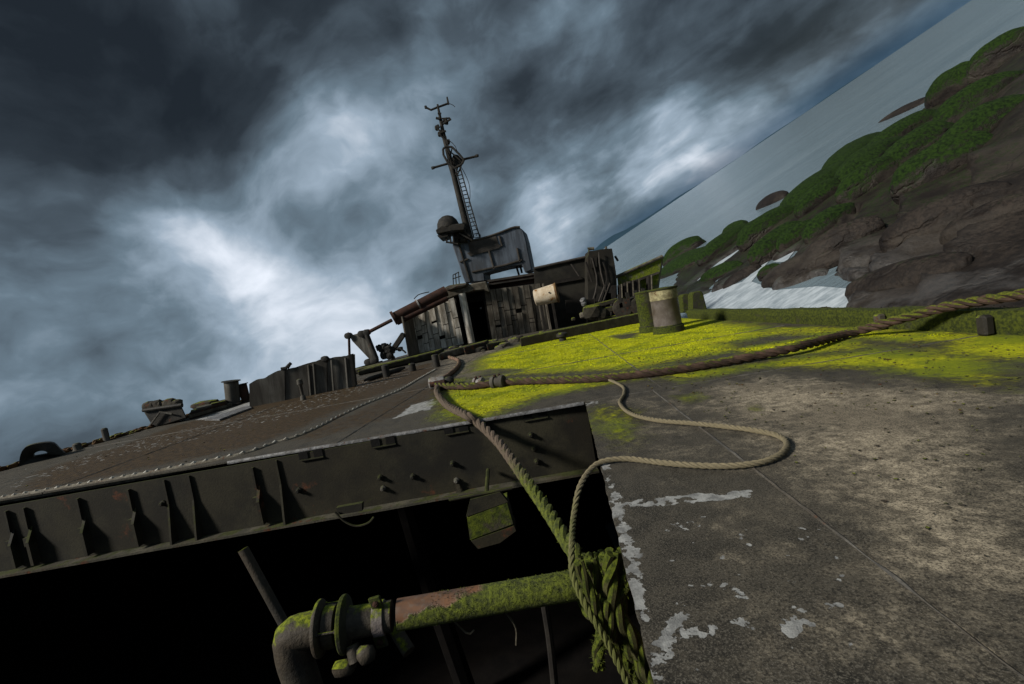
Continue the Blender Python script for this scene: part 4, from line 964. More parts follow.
# interior behind the doorway
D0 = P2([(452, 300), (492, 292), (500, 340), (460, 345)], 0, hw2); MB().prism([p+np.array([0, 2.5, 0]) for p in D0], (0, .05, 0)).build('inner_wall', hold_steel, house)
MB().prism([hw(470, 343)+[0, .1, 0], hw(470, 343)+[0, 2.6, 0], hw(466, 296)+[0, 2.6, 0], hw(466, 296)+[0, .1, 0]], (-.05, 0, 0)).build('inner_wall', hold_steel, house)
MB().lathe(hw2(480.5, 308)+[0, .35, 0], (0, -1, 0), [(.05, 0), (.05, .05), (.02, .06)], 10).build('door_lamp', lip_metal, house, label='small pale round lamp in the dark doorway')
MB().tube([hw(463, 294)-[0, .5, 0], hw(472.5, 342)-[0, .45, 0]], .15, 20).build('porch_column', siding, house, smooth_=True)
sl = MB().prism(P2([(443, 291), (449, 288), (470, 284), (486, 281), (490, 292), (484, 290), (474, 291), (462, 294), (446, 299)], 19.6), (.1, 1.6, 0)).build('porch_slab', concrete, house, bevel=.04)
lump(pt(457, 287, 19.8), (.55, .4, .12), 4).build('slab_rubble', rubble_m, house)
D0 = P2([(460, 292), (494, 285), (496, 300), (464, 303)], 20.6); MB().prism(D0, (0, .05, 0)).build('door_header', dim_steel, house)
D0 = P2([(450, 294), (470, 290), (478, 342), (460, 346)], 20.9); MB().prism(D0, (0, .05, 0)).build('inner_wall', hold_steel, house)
# rusty roof-edge pipes
r1 = root('roof_pipe', tuple(hw(395, 318)), 'rusty thick pipe lying along the sloping left roof edge of the deck house', 'pipe')
a, b = pt(394, 318, 18.3), pt(446, 291, 18.9)
MB().tube([a, b], .22, 20).build('outer_pipe', rust_pipe, r1, smooth_=True)
MB().tube([a+np.array([.1, -.1, -.2]), b+np.array([0, -.1, -.3])], .12, 12).build('lower_pipe', rust_pipe, r1, smooth_=True)
MB().lathe(a, b-a, [(.29, -.05), (.29, .05)], 18).build('end_collar', rust_pipe, r1, smooth_=True)
MB().lathe(a+(b-a)*.45, b-a, [(.26, 0), (.26, .06)], 18).build('collar', pale_metal, r1, smooth_=True)
MB().tube(smooth(P2([(414, 299), (418, 295), (424, 293), (429, 292)], 18.9), .1), .02, 6).build('bent_wire', dark_steel, r1)
r2 = root('roof_girder', tuple(pt(512, 283, 20.5)), 'rust-red girder along the right roof edge under the blue-grey funnel', 'girder')
MB().prism(P2([(488, 281), (538, 273), (539, 281), (490, 289)], 20.6), (0, .4, 0)).build('web', rust_pipe, r2, bevel=.02)
MB().prism(P2([(487, 280), (539, 272), (539, 274), (488, 282)], 20.5), (0, .6, 0)).build('top_flange', brown_patch, r2)
MB().prism(P2([(489, 288), (539, 280), (539, 282), (490, 290)], 20.5), (0, .6, 0)).build('bottom_flange', rust_pipe, r2)

# ------------------------------------------------------------------ blue-grey funnel casing
fun = root('funnel_casing', tuple(pt(470, 282, 21.4)), 'blue-grey sheet metal funnel casing standing on the deck house roof', 'funnel casing')
FY = 21.4
MB().prism(P2([(465, 283), (452, 245), (457, 240), (478, 240), (495, 234), (512, 228), (518, 226.5), (523, 230), (526, 240), (532, 270), (525, 273), (522, 265), (505, 268), (484, 273.5), (485, 281)], FY), (.25, 1.3, 0)).build('casing_wall', blue_paint, fun, bevel=.04)
MB().prism(P2([(467, 253), (497, 243), (501, 246), (499, 248), (470, 256)], FY-.05), (0, .05, 0)).build('patch_frame', brown_patch, fun)
MB().prism(P2([(468, 243), (496, 236), (499, 246), (470, 254)], FY-.03), (0, .03, 0)).build('patch_panel', brown_patch, fun)
for l_ in ([(489, 251), (494, 269)], [(460, 262), (468, 259)], [(517, 248), (520, 262)], [(459, 245), (470, 281)], [(499, 236), (502, 246)], [(472, 272), (505, 265)], [(505, 265), (522, 260)]):
    MB().tube(P2(l_, FY-.03), .045, 6).build('stiffener', brown_patch if l_[0][0] != 459 else dark_steel, fun)
rg = random.Random(3)
tr_ = [(470, 241), (485, 237.5), (500, 232.5), (513, 227.5), (520, 227)]
MB().tube(smooth(P2(tr_, FY-.02), .2), .05, 8).build('top_rim', brown_patch, fun, smooth_=True)
for x0, y0, x1, y1 in ((515, 262, 519, 275), (519, 261, 522, 273)): MB().tube(P2([(x0, y0), (x1, y1)], FY+.4), .05, 8).build('leg', mast_steel, fun)
rail = root('roof_railing', tuple(pt(457, 284, 20.6)), 'short bent railing at the left foot of the funnel casing', 'railing')
for l_ in ([(453.6, 290), (453, 275)], [(456.6, 289), (455.5, 274)], [(459.5, 288), (458.5, 272.5)], [(453, 275), (459, 272)], [(452.5, 279), (461, 276)]): MB().tube(P2(l_, 20.7), .022, 6).build('rail_bar', mast_steel, rail)

# ------------------------------------------------------------------ mast
MY = 21.6
mast = root('mast', tuple(pt(471, 245, MY)), 'tall dark lattice mast with yards, ladder and a lookout basket above the deck house', 'mast')
MB().tube(P2([(474, 262), (470, 240), (455, 180), (449, 155)], MY), [.20, .17, .13, .11], 14).build('lower_mast', mast_steel, mast, smooth_=True)
MB().tube(P2([(449.5, 157), (444, 137), (441, 122), (437.5, 104.5)], MY), [.11, .10, .075, .045], 12).build('top_mast', mast_steel, mast, smooth_=True)
for k in range(21):
    t_ = k/20; a = (453.5+(475-453.5)*t_, 160+(238-160)*t_); b = (457.5+(480-457.5)*t_, 159+(237-159)*t_)
    MB().tube(P2([a, b], MY-.1), .022, 5).build('rung', mast_steel, mast)
MB().tube(P2([(457.5, 158), (480.5, 240)], MY-.1), .028, 6).build('ladder_rail', mast_steel, mast)
MB().tube(P2([(453.5, 160), (474, 238)], MY-.15), .03, 6).build('ladder_rail', mast_steel, mast)
for l_, r_ in (([(432.5, 168), (450, 163)], .055), ([(461, 160), (477.5, 156)], .055)): MB().tube(P2(l_, MY), r_, 8).build('yard', mast_steel, mast)
for p_ in ((433, 168), (477, 156)): lump(pt(*p_, MY), (.09, .07, .07), 2).build('yard_lamp', mast_steel, mast)
MB().tube(P2([(426, 107.5), (431, 110), (437, 107.5), (444, 105), (448, 103.5)], MY), .05, 8).build('top_yard', mast_steel, mast)
MB().tube(P2([(448.5, 104.5), (447, 97)], MY), [.05, .035], 6).build('antenna', mast_steel, mast)
MB().tube(smooth(P2([(448, 103.5), (452, 104.5), (455, 107)], MY), .1), .015, 5).build('antenna', mast_steel, mast)
MB().tube(P2([(426, 108.5), (425.5, 106)], MY), .06, 6).build('antenna', mast_steel, mast)
# lookout basket
bk = [(443, 149), (446, 146.5), (452, 147), (459, 154), (464, 160), (462, 164), (455, 168), (448, 163), (443.5, 155)]
for a, b in zip(bk, bk[1:]+bk[:1]): MB().tube(P2([a, b], MY-.45), .05, 6).build('basket_rail', mast_steel, mast); MB().tube(P2([a, b], MY+.45), .04, 6).build('basket_rail', mast_steel, mast)
MB().prism(P2([(445, 150), (449, 149), (452, 165), (448, 162)], MY-.2), (0, .4, 0)).build('basket_plate', mast_steel, mast)
MB().prism(P2([(453.5, 154), (458, 155), (463, 160.5), (458, 164), (453, 165), (452, 158)], MY-.2), (0, .4, 0)).build('basket_plate', mast_steel, mast)
for l_ in ([(446, 150), (456, 165)], [(452, 148), (449, 163)], [(458, 165), (456, 175)], [(462, 164), (457, 176)], [(446, 148), (460, 160)]): MB().tube(P2(l_, MY-.3), .03, 6).build('basket_strut', mast_steel, mast)
# fittings up the topmast
for k, l_ in enumerate(([(438, 119), (450, 118)], [(443, 124), (451, 119)], [(439, 128), (437.5, 125)], [(437, 129), (441, 131)], [(438, 133.5), (446, 131)], [(436, 118), (440, 119)], [(440, 135), (447.5, 142)], [(442, 122), (447, 118)], [(441, 114), (438, 113)])):
    MB().tube(P2(l_, MY-.1), .04+.01*(k % 3), 6).build('fitting', mast_steel, mast)
for p_ in ((437, 128), (446, 122), (440, 134), (448, 142)): lump(pt(*p_, MY-.05), (.1, .1, .12), int(p_[0])).build('mast_lamp', mast_steel, mast)
for l_ in ([(445, 139), (450, 141), (455, 146), (457, 151)], [(459, 164), (464, 172), (469, 184), (470, 196), (468.5, 208)], [(470, 215), (476, 228), (480, 236)], [(446, 136), (449, 150)], [(476, 236), (479, 232), (481, 238)]):
    MB().tube(smooth(P2(l_, MY-.2), .15), .016, 5).build('cable', mast_steel, mast)
for l_ in ([(448, 163), (470, 236)],): MB().tube(P2(l_, MY+.25), .03, 6).build('stay_bar', mast_steel, mast)

# radar dome platform left of the mast
rad = root('dome_platform', tuple(pt(455, 240, MY)), 'dark dome on a stepped bracket platform left of the mast foot', 'dome')
dm = pt(448.5, 228, MY-.4)
MB().lathe(dm, (-.1, 0, 1), [(.52, 0), (.52, .05), (.46, .28), (.34, .45), (.18, .54), (.02, .56)], 20).build('dome', mast_steel, rad, smooth_=True)
MB().prism(P2([(435.5, 230), (441, 226), (462, 223), (465, 224), (464, 230), (452, 231), (437, 234)], MY-.9), (0, 1.3, 0)).build('platform', mast_steel, rad, bevel=.03)
MB().prism(P2([(437, 235.5), (447, 233), (448, 236), (440, 238)], MY-.8), (0, 1.0, 0)).build('lower_step', mast_steel, rad)
MB().prism(P2([(452, 230), (464, 229), (468, 243), (456, 243)], MY-.3), (0, .6, 0)).build('bracket', mast_steel, rad)
for l_ in ([(446, 236), (447, 243)], [(450, 235), (451, 243)], [(446, 242), (458, 244)], [(453, 234), (454, 243)], [(464, 231), (470, 236)], [(459, 233), (472, 240)]): MB().tube(P2(l_, MY-.7), .04, 6).build('platform_bar', mast_steel, rad)
for p_ in ((457, 237), (463, 239), (456, 242), (468, 236), (450, 232)): lump(pt(*p_, MY-.4), (.16, .16, .14), int(p_[1])).build('machinery', mast_steel, rad)

# ------------------------------------------------------------------ crane arm left of the house
KY = 17.6
cr = root('crane_arm', tuple(pt(372, 362, KY)), 'bell-crank crane arm with thin rod reaching up to the roof pipe', 'crane arm')
MB().prism(P2([(347, 332), (352, 335), (359, 333), (366, 333), (377, 358), (370, 360), (352, 341)], KY), (0, .12, 0)).build('crank_plate', grey_plate, cr, bevel=.02)
MB().tube(P2([(366.5, 334), (370, 343), (376.5, 359)], KY-.02), .10, 10).build('crank_edge', dark_steel, cr, smooth_=True)
MB().tube(P2([(366, 333.5), (392, 320)], KY), .07, 10).build('rod', rust_pipe, cr, smooth_=True)
for x_, y_, r_ in ((347, 336, .12), (360.5, 334, .13), (365.5, 332.5, .12), (373, 361, .14), (367, 362.5, .13)):
    MB().lathe(pt(x_, y_, KY-.12), (0, 1, 0), [(r_*.5, 0), (r_, .02), (r_, .34), (r_*.5, .36)], 14).build('pivot', dark_steel, cr, smooth_=True)
MB().tube(P2([(349, 338), (349.5, 356)], KY), .05, 8).build('hanging_bar', rust_pipe, cr, smooth_=True)
jn = root('scrap_winch', tuple(pt(386, 360, 17.8)), 'ragged heap of rusted winch parts with a slanted bar beside the crane arm', 'scrap heap')
for k, (x_, y_, s_) in enumerate(((379, 348, .12), (384, 347, .15), (388, 350, .17), (384, 355, .16), (390, 355, .15), (381, 350, .10), (387, 345.5, .08), (379, 346, .06), (392, 351, .12))): lump(pt(x_, y_, 17.8), (s_, s_, s_), 20+k, amp=.5).build('scrap_piece', dark_steel, jn)
MB().prism(P2([(401, 332.5), (404, 334), (404, 337), (393, 353), (388, 352)], 17.8), (0, .25, 0)).build('slanted_bar', dark_steel, jn, bevel=.02)
for k, l_ in enumerate(([(376, 346), (379, 347)], [(383, 344), (384.5, 347)], [(396, 350), (399, 348)], [(399, 348), (404, 351)], [(404, 351), (406, 353)], [(391, 343), (389, 346)])): MB().tube(P2(l_, 17.8), .035, 6).build('scrap_bar', dark_steel, jn)
lump(pt(400, 349, 17.9), (.12, .08, .09), 33, amp=.4).build('scrap_piece', dark_steel, jn); lump(pt(393, 358, 17.9), (.08, .08, .08), 35, amp=.4).build('scrap_piece', grey_plate, jn)

# timbers and sills on the deck before the house
SIL = [([(330, 374), (395, 361), (398, 366), (332, 379)], 14.6, .35, timber, 'pale worn board lying left of the low sill before the house'),
       ([(357, 371), (439, 350), (441, 358), (400, 366), (358, 376)], 15.6, .7, mossy_timber, 'long dark mossy sill timber lying before the pale house wall'),
       ([(362, 379), (401, 367), (402, 371), (364, 383)], 13.0, .3, dark_steel, 'low dark plank end resting under the long sill timber'),
       ([(438, 354), (466, 346), (468, 353), (452, 357), (439, 361)], 15.8, .6, concrete, 'pale crusted block just left of the porch column foot'),
       ([(463, 347), (486, 341), (488, 350), (465, 355)], 17.0, .7, rubble_m, 'dark block at the foot of the porch column'),
       ([(486, 344), (505, 341), (506, 346), (488, 351)], 17.2, .5, rubble_m, 'broken dark slab right of the doorway step')]
for pts_, Y_, th, mt, lab in SIL:
    lo_ = sorted(pts_[len(pts_)//2:], key=lambda q: q[0]); P_ = P2(pts_, Y_, vplane(lo_[0], lo_[-1])); MB().prism(P_, (.05, th, 0)).build('sill_block', mt, origin=tuple(np.mean(P_, 0)), bevel=.03, label=lab, cat='block')
for x_, y_, h_, lab in ((387, 377, .28, 'short steel stub post under the left sill boards'), (437, 367, .30, 'short steel stub post under the crusted block'), (413, 371, .18, 'lowest stub post between the two others before the house')):
    b = dk(x_, y_); MB().lathe(b, (0, 0, 1), [(.09, 0), (.09, h_), (.06, h_+.02)], 10).build('stub_post', dark_steel, origin=tuple(b), smooth_=True, label=lab, cat='stub post')
rub = root('rubble_pile', tuple(dk(480, 350)), 'scattered heap of crusted rubble at the foot of the house wall', 'rubble')
for k in range(60):
    x_ = random.uniform(438, 552); y_ = 352-(x_-438)*.165+random.uniform(-3, 5); b = dk(x_, y_+2); s_ = random.uniform(.05, .2)
    lump(b+[0, 0, s_*.3], (s_*1.4, s_, s_*.7), k, amp=.45).build('rubble_lump', random.choice((rubble_m, rubble_m, concrete, dark_steel)), rub)

# ------------------------------------------------------------------ dark bulkhead block right of the house
bk_ = root('dark_bulkhead', tuple(dk(580, 326)), 'dark ruined steel bulkhead with a square corner tower right of the deck house', 'bulkhead')
BY = 20.3
MB().prism(jag(P2([(534, 269), (560, 263), (588, 257), (590, 324), (536, 334)], BY), .02, 3, 1), (0, .3, 0)).build('wall_plate', weathered('bulkhead_dark', (.010, .009, .007), (.028, .025, .018), rust=.1, moss=.25, rough=.8, scale=2, mossc=((.02, .025, .004), (.05, .055, .01))), bk_)
MB().prism(jag(P2([(588, 257), (589, 251), (600, 249.5), (612, 248.5), (616.5, 276), (618, 322), (588, 326)], BY-.8), .02, 2, 2), (0, 1.0, 0)).build('tower', MATS['bulkhead_dark'], bk_)
MB().tube(P2([(534, 268.5), (588, 256.5)], BY-.05), .06, 8).build('top_rim', brown_patch, bk_)
MB().prism(P2([(540, 283), (580, 276), (583, 279), (543, 286)], BY-.1), (0, .1, 0)).build('stringer', dim_steel, bk_)
for l_, r_ in (([(571, 264), (579, 276)], .03), ([(603, 262), (607, 280), (597, 312)], .035), ([(605, 285), (594, 314)], .03), ([(610, 283), (598, 315)], .03), ([(592, 258), (597, 283), (590, 310)], .03), ([(586, 262), (592, 282)], .04), ([(599, 252), (600, 268), (606, 292)], .03)):
    MB().tube(smooth(P2(l_, BY-.95), .3), r_, 6).build('hanging_pipe', brown_patch if r_ == .03 else dim_steel, bk_)
MB().tube(P2([(589, 251), (588, 249), (594, 248.5)], BY-.6), .07, 8).build('bent_edge', timber, bk_)
MB().tube(P2([(615, 256), (618, 261)], BY-.6), .05, 6).build('bent_edge', dark_steel, bk_)
MB().tube(P2([(606, 249), (606, 246.5)], BY-.6), .05, 6).build('lamp_stub', timber, bk_)
for k, (x_, y_, w_, h_) in enumerate(((594, 262, 3, 5), (603, 300, 8, 6), (611, 300, 5, 14), (580, 306, 14, 6))):
    MB().prism(P2([(x_-w_, y_-h_), (x_+w_, y_-h_-1), (x_+w_, y_+h_), (x_-w_, y_+h_+1)], BY-.95-(.2 if k == 3 else 0)), (0, .12, 0)).build('patch_plate', dim_steel, bk_)
# tank
tk = root('white_tank', tuple(pt(546, 300, 18.6)), 'pale rust-stained cylindrical tank lying level in front of the dark bulkhead', 'tank')
a, b = pt(535, 298, 18.6), pt(557, 292.5, 18.4)
MB().lathe(a, b-a, [(.30, 0), (.33, .02), (.36, .5), (.38, np.linalg.norm(b-a)-.02), (.36, np.linalg.norm(b-a))], 28).build('tank_shell', white_tank, tk, smooth_=True)
MB().lathe(a, b-a, [(.40, np.linalg.norm(b-a)-.05), (.40, np.linalg.norm(b-a)+.02)], 28).build('tank_rim', weathered('tank_rim', (.22, .13, .05), (.12, .07, .03), rust=.4), tk, smooth_=True)
MB().box(tuple((a+b)/2+[-.2, .9, -.9]), (.1, .3, 1.2)).box(tuple((a+b)/2+[.3, .9, -.9]), (.1, .3, 1.2)).build('tank_stand', dim_steel, tk)
MB().lathe(pt(549, 292.5, 18.1), (0, -1, 0), [(.03, 0), (.03, .05)], 8).build('tank_plug', dark_steel, tk)
# small white debris, weeds and bits near the bulkhead
CL = [((583, 300), .10, lip_metal, 'small white scrap, the upper of two perched on the dark clutter'), ((584, 303.5), .09, lip_metal, 'small white scrap, the lower of two perched on the dark clutter'),
      ((587, 309), .11, pale_metal, 'pale grey scrap standing below the two white scraps'), ((583, 315), .12, concrete, 'pale stone lying on the timber behind the moss'), ((573.5, 319), .07, MATS['mossy_timber'], 'bright yellow-green moss tuft on the long timber'),
      ((600, 314), .25, mossy_timber, 'mossy lump beside the slanting pipes'), ((592, 312), .3, mossy_timber, 'mossy mound on the clutter left of the slanting pipes')]
for k, (p_, s_, mt, lab) in enumerate(CL): lump(pt(*p_, 17.4), (s_*1.2, s_, s_), 50+k, amp=.4).build('deck_scrap', mt, origin=tuple(pt(*p_, 17.4)), label=lab, cat='scrap')
BB = [([(590, 305), (618, 298), (619, 302), (592, 309)], 'mossy board tilted up against the bulkhead clutter'), ([(600, 309), (640, 300), (641, 305), (601, 314)], 'mossy board low in the clutter left of the bollards'),
      ([(606, 317), (638, 311), (639, 314), (607, 320)], 'pale-topped board directly behind the long mossy timber')]
for q, lab in BB:
    P_ = P2(q, 17.3); MB().prism(P_, (0, .4, 0)).build('board', mossy_timber, origin=tuple(np.mean(P_, 0)), bevel=.02, label=lab, cat='board')
for k in range(6):
    x_ = 618+k*3.7; P_ = P2([(x_, 322-k*1.0), (x_+3.4, 321-k), (x_+3.0, 299-k*1.2), (x_+.4, 300-k*1.1)], 16.9+.1*k)
cb = root('winch_block', tuple(dk(630, 320)), 'dark squat winch block between the bulkhead and the mossy bollard', 'winch')
MB().prism(P2([(617, 303), (642, 295), (648, 297), (648, 318), (618, 322)], 17.0), (0, 1.2, 0)).build('block_body', dim_steel, cb, bevel=.04)
MB().lathe(pt(622, 308, 16.95), (0, -1, 0), [(.36, 0), (.36, .08), (.2, .1)], 18).build('drum', rubble_m, cb, smooth_=True)
MB().lathe(pt(637, 306, 16.95), (0, -1, 0), [(.3, 0), (.3, .08), (.2, .1)], 18).build('drum', rubble_m, cb, smooth_=True)
for k in range(4): MB().box(tuple(pt(620+k*8, 301-k*2, 16.9)), (.12, .1, .5)).build('lug', dark_steel, cb)
# green bulwark
gb = root('green_bulwark', tuple(pt(640, 300, 19.5)), 'moss-streaked flaring bulwark plate with upright ribs behind the bollards', 'bulwark')
GYv = 19.8
MB().prism(P2([(617, 276), (662, 256.5), (658, 282), (655, 304), (620, 306)], GYv), (.1, .06, 0)).build('bulwark_plate', green_bulwark, gb)
MB().tube(P2([(616, 277), (662.5, 256.3)], GYv-.05), .07, 8).build('top_rail', timber, gb, smooth_=True)
MB().prism(P2([(633, 280.5), (659, 271.5), (659, 273.5), (633, 283)], GYv-.12), (0, .1, 0)).build('stringer', brown_patch, gb)
for k, (x_, y0, y1, w_) in enumerate(((620.5, 285, 298, 2.4), (626, 282.5, 297, 2.6), (631.5, 281, 296, 3), (637, 280, 295, 4.4), (650, 276, 294, 3))):
    MB().prism(P2([(x_-w_/2, y0), (x_+w_/2, y0-.8), (x_+w_/2+.4, y1), (x_-w_/2+.4, y1)], GYv-.45), (0, .35, 0)).build('rib', dim_steel, gb)
    MB().tube(P2([(x_+w_/2, y0-1), (x_+w_/2+.6, y1)], GYv-.5), .03, 6).build('rib_edge', timber, gb)

# ------------------------------------------------------------------ left edge of the deck
lb = vplane((252, 407), (357, 386))
bul = root('broken_bulwark', tuple(dk(305, 397)), 'broken grey bulwark plate with a ragged top on the left deck', 'bulwark')
pl = [(249, 384), (254, 380.5), (262, 379), (268, 376), (276, 371.5), (285, 370), (296, 367), (308, 363), (322, 359.5), (324, 357), (327, 358.5), (338, 357), (353, 354.5)]
prev = None
cutsx = [249, 268, 285, 308, 327, 340, 354]
def topy(x):
    return float(np.interp(x, [p[0] for p in pl], [p[1] for p in pl]))
def boty(x): return 407.5-(x-252)*.205
for k, (x0, x1) in enumerate(zip(cutsx[:-1], cutsx[1:])):
    top = [(x, topy(x)+random.uniform(-.5, .5)) for x in np.linspace(x0+.15, x1-.15, 6)]
    poly_ = top+[(x1-.15+(2 if x1 == 354 else 1)*.5, boty(x1)), (x0+.15+.5, boty(x0))]
    MB().prism([lb(*p)-np.array([0, .02*(k % 2), 0]) for p in poly_], (0, .10, 0)).build('plate', grey_plate, bul)
for x_ in (309, 314, 332, 346): MB().tube([lb(x_, topy(x_)+2)-[0, .04, 0], lb(x_+2.5, boty(x_))-[0, .04, 0]], .022, 6).build('rib', grey_plate, bul)
MB().prism([lb(x, y) for x, y in ((351, 354), (353.5, 353.5), (357.5, 384.5), (354.5, 386))], (0, -.12, 0)).build('end_post', dark_steel, bul)
MB().tube([lb(281, 369), lb(286, 368), lb(291, 363)], .035, 6).tube([lb(287, 368), lb(289, 365)], .04, 6).build('hook', dark_steel, bul)
lump(lb(325, 359), (.09, .06, .07), 3).build('knob', dark_steel, bul)
b = dk(303.5, 400); kn = MB().lathe(b, (0, 0, 1), [(.06, 0), (.05, .08), (.03, .1), (.035, .3), (.06, .33), (.055, .42), (.02, .44)], 10)
kn.build('deck_pin', grey_plate, origin=tuple(b), smooth_=True, label='small upright pin standing before the broken grey bulwark', cat='pin')
# twin posts
def post(px_, py_, tx, ty, w_, lab, mt=grey_plate):
    b = dk(px_, py_); t_ = pt(tx, ty, b[1]); rt = root('mooring_post', tuple(b), lab, 'post', 'pair of flanged posts on the left deck edge')
    MB().tube([b, t_], w_, 18).build('barrel', mt, rt, smooth_=True); d_ = (t_-b)/np.linalg.norm(t_-b)
    MB().lathe(t_, d_, [(w_*1.3, -.01), (w_*1.3, .008), (w_*.4, .012)], 18).build('cap', dark_steel, rt, smooth_=True)
    MB().box(tuple(b+[0, 0, .02]), (w_*3, w_*3, .04)).build('foot', dark_steel, rt)
post(233.5, 405, 231, 381, .155, 'thicker left post of the flanged pair at the deck edge'); post(246.5, 402, 242, 384, .10, 'thinner rusty right post of the flanged pair', rust_pipe)
# ragged box
bx_ = root('rusted_tub', tuple(dk(166, 425)), 'rusted open tub full of debris standing on the left deck edge', 'tub')
bY = dk(166, 425)[1]
MB().prism(P2([(143, 410.5), (181, 405), (187, 418), (154, 428.5)], bY), (-.42, .55, 0)).build('tub_body', dark_steel, bx_, bevel=.02)
MB().tube(P2([(143, 410.5), (182, 404.8)], bY-.02), .035, 8).build('rim', dark_steel, bx_)
MB().tube(P2([(148, 428), (160, 412), (172, 414)], bY-.05), .02, 6).build('front_bar', grey_plate, bx_)
for k, (x_, y_) in enumerate(((149, 406.5), (157, 406), (164, 405.5), (170, 404), (177, 404), (153, 408), (173, 406), (161, 407))): lump(pt(x_, y_, bY+.2), (.11, .1, .09+.03*(k % 2)), 60+k, amp=.5).build('debris_lump', rubble_m, bx_)
# low junk stack
JX = (-.3, .45, 0)
jk = root('plank_stack', tuple(dk(205, 415)), 'low stack of flat planks and plates between the tub and the posts', 'plank stack')
for q in ([(188, 415), (232, 403), (233, 406), (189, 419)], [(190, 412), (226, 402), (228, 404.5), (191, 415)], [(196, 408.5), (215, 404), (217, 406.5), (197, 411.5)], [(211, 404), (226, 400.5), (227, 403), (212, 406)]):
    MB().prism(P2(q, 10.2, vplane((189, 420), (233, 406))), JX).build('plank', random.choice((timber, grey_plate, rubble_m)), jk, bevel=.01)
lump(pt(205, 404.5, 10.3), (.28, .2, .09), 5).build('debris_lump', rubble_m, jk)
pb = pxpoly([(205, 421), (248, 407), (252, 409), (220, 421)])
MB().prism([(x, y, .006) for x, y in pb], (0, 0, .03)).build('pale_sheet', lip_metal, origin=(pb[0][0], pb[0][1], 0), label='pale bare metal sheet lying flat before the plank stack', cat='metal sheet')
# fairlead
fl_o = vplane((20, 466), (67, 454)); fr = root('fairlead', tuple(dk(44, 461)), 'rounded steel fairlead with an oval opening at the far left deck edge', 'fairlead')
outr = [(18.5, 467), (20, 456), (23, 449.5), (28, 446), (38, 443.5), (49, 442.5), (55, 444), (60, 449), (67, 455)]
innr = [(34, 458.5), (34.5, 453.5), (38, 450.8), (45, 450), (47.5, 452), (46, 456)]
bm_ = MB(); N_ = 28
def ring(pts_, closed_pts):
    return smooth([fl_o(*p) for p in pts_], .02)
O_ = smooth([fl_o(*p) for p in outr], .02); ids = np.linspace(0, len(O_)-1, N_).astype(int); O_ = O_[ids]
cI = fl_o(40.5, 454.5); I_ = []
for k in range(N_):
    a_ = math.pi*(1.12-1.24*k/(N_-1)); I_.append(cI+np.array([.11*math.cos(a_), 0, .055*max(math.sin(a_), -.25)]))
I_ = np.array(I_)
V = []
for k in range(N_):
    for q, dy in ((O_[k], 0), (I_[k], 0), (I_[k], .16), (O_[k], .16)): V.append(q+np.array([-dy*.95, dy, 0]))
F_ = []
for k in range(N_-1):
    for q in range(4): F_.append((k*4+q, k*4+(q+1) % 4, k*4+4+(q+1) % 4, k*4+4+q))
F_ += [(0, 1, 2, 3), ((N_-1)*4+3, (N_-1)*4+2, (N_-1)*4+1, (N_-1)*4)]
o_ = MB().add(V, F_).build('ring_body', dark_steel, fr, bevel=.015)
bt = [I_[0], I_[-1], O_[-1], O_[0]]; MB().prism([bt[0]+[0, .004, 0], bt[1]+[0, .004, 0], bt[2]+[0, .004, 0], bt[3]+[0, .004, 0]], (-.14, .15, 0)).build('base_bar', dark_steel, fr)
# small stubs and orange growth along the left edge
for x_, y_, h_, r_, lab in ((107, 441, .22, .05, 'upright stub at the left deck edge, the taller of two'), (78, 450, .10, .06, 'rounded stub at the left deck edge, the lower of two')):
    b = dk(x_, y_); MB().lathe(b, (0, 0, 1), [(r_*1.2, 0), (r_, .02), (r_, h_), (r_*.6, h_+.02)], 12).build('edge_stub', grey_plate, origin=tuple(b), smooth_=True, label=lab, cat='stub post')
og = MB()
for k in range(220):
    y_ = random.uniform(6.5, 11.5); x_ = XL(y_)+random.uniform(.0, .22); h_ = random.uniform(.02, .07)*(1+2*max(0, float(fbm(np.array([y_*1.2, 0, 0.]), 3, 3))))
    l2 = lump((x_, y_, h_*.4), (.03, .07, h_*.6), k, amp=.4); og.add(l2.v, l2.f)
og.build('edge_growth', orange_growth, origin=(XL(9), 9, 0), kind='stuff', label='crust of orange growth along the far left deck edge', cat='growth')
er = MB(); ys = np.linspace(4, 18, 50)
er.tube([(XL(y)+.03, y, .012) for y in ys], .03, 6).build('edge_rail', dark_steel, deck, kind='structure')
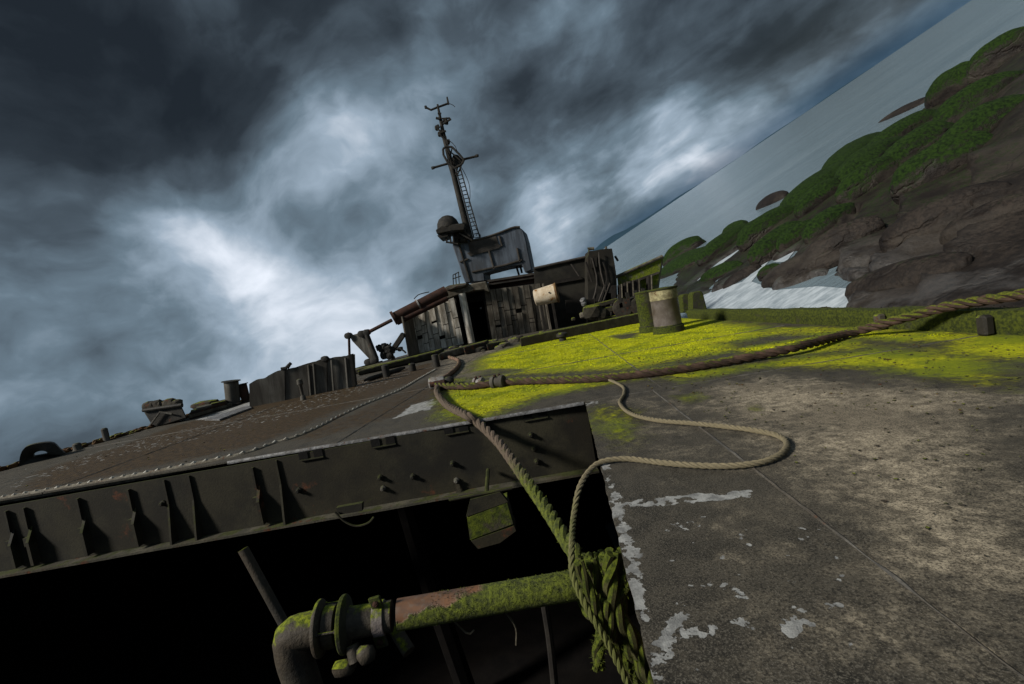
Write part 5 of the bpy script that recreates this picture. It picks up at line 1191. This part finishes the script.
# flat chips of loose scale and gravel on the deck
gv = MB()
for k in range(1500):
    x_ = random.uniform(1.3, 4.4) if random.random() < .75 else random.uniform(-7, 1); y_ = random.uniform(.9, 7) if x_ > 1.3 else random.uniform(4.9, 12)
    s_ = random.uniform(.003, .011)*(1 if y_ < 4 else 1.3)
    a_ = random.uniform(0, 6.3); c_, s2 = math.cos(a_)*s_, math.sin(a_)*s_
    
    if x_ < 1.3 and y_ > 5 and x_ > -3: continue
    gv.prism([(x_+c_, y_+s2, .004), (x_-s2*.8, y_+c_*.8, .004), (x_-c_, y_-s2, .004), (x_+s2*.7, y_-c_*.7, .004)], (0, 0, s_*.5))
gv.build('deck_grit', rubble_m, origin=(3, 3, 0), kind='stuff', label='loose grit and scale scattered over the deck plates', cat='grit')
# moss carpet tufts on the deck
N0 = 130000
tx_ = rng.uniform(-2.6, 4.5, N0); ty_ = 4.5+rng.uniform(0, 1, N0)**1.4*12
keep = tx_ < XR(ty_)-.1
tx_, ty_ = tx_[keep], ty_[keep]
mk = masks(tx_, ty_)[:, 0]+fbm2(tx_, ty_, 7, 5, 44)*.9
sel = mk > .98; tx_, ty_ = tx_[sel], ty_[sel]; n_ = len(tx_)
sz = rng.uniform(.004, .012, n_)*(1+ty_*.05)*.9; an = rng.uniform(0, 6.28, n_); lx, ly = rng.normal(0, .5, n_)*sz, rng.normal(0, .5, n_)*sz
z0 = fbm2(tx_, ty_, .9, 2, 9)*.012
Va = np.stack([tx_+np.cos(an)*sz*.6, ty_+np.sin(an)*sz*.6, z0], 1); Vb = np.stack([tx_-np.cos(an)*sz*.6, ty_-np.sin(an)*sz*.6, z0], 1); Vc = np.stack([tx_+lx, ty_+ly, z0+sz], 1)
V = np.stack([Va, Vb, Vc], 1).reshape(-1, 3)
me = bpy.data.meshes.new('moss_carpet'); me.vertices.add(len(V)); me.vertices.foreach_set('co', V.ravel())
me.loops.add(len(V)); me.loops.foreach_set('vertex_index', np.arange(len(V), dtype=np.int32)); me.polygons.add(n_); me.polygons.foreach_set('loop_start', np.arange(0, len(V), 3, dtype=np.int32)); me.update(calc_edges=True)
me.materials.append(tuft_m); o = bpy.data.objects.new('moss_carpet', me); col.objects.link(o); o.matrix_world = LIST
props(o, 'bright yellow-green moss carpet growing over the middle of the deck', 'moss', kind='stuff')

for o in bpy.data.objects:
    if '_o' in o: del o['_o']
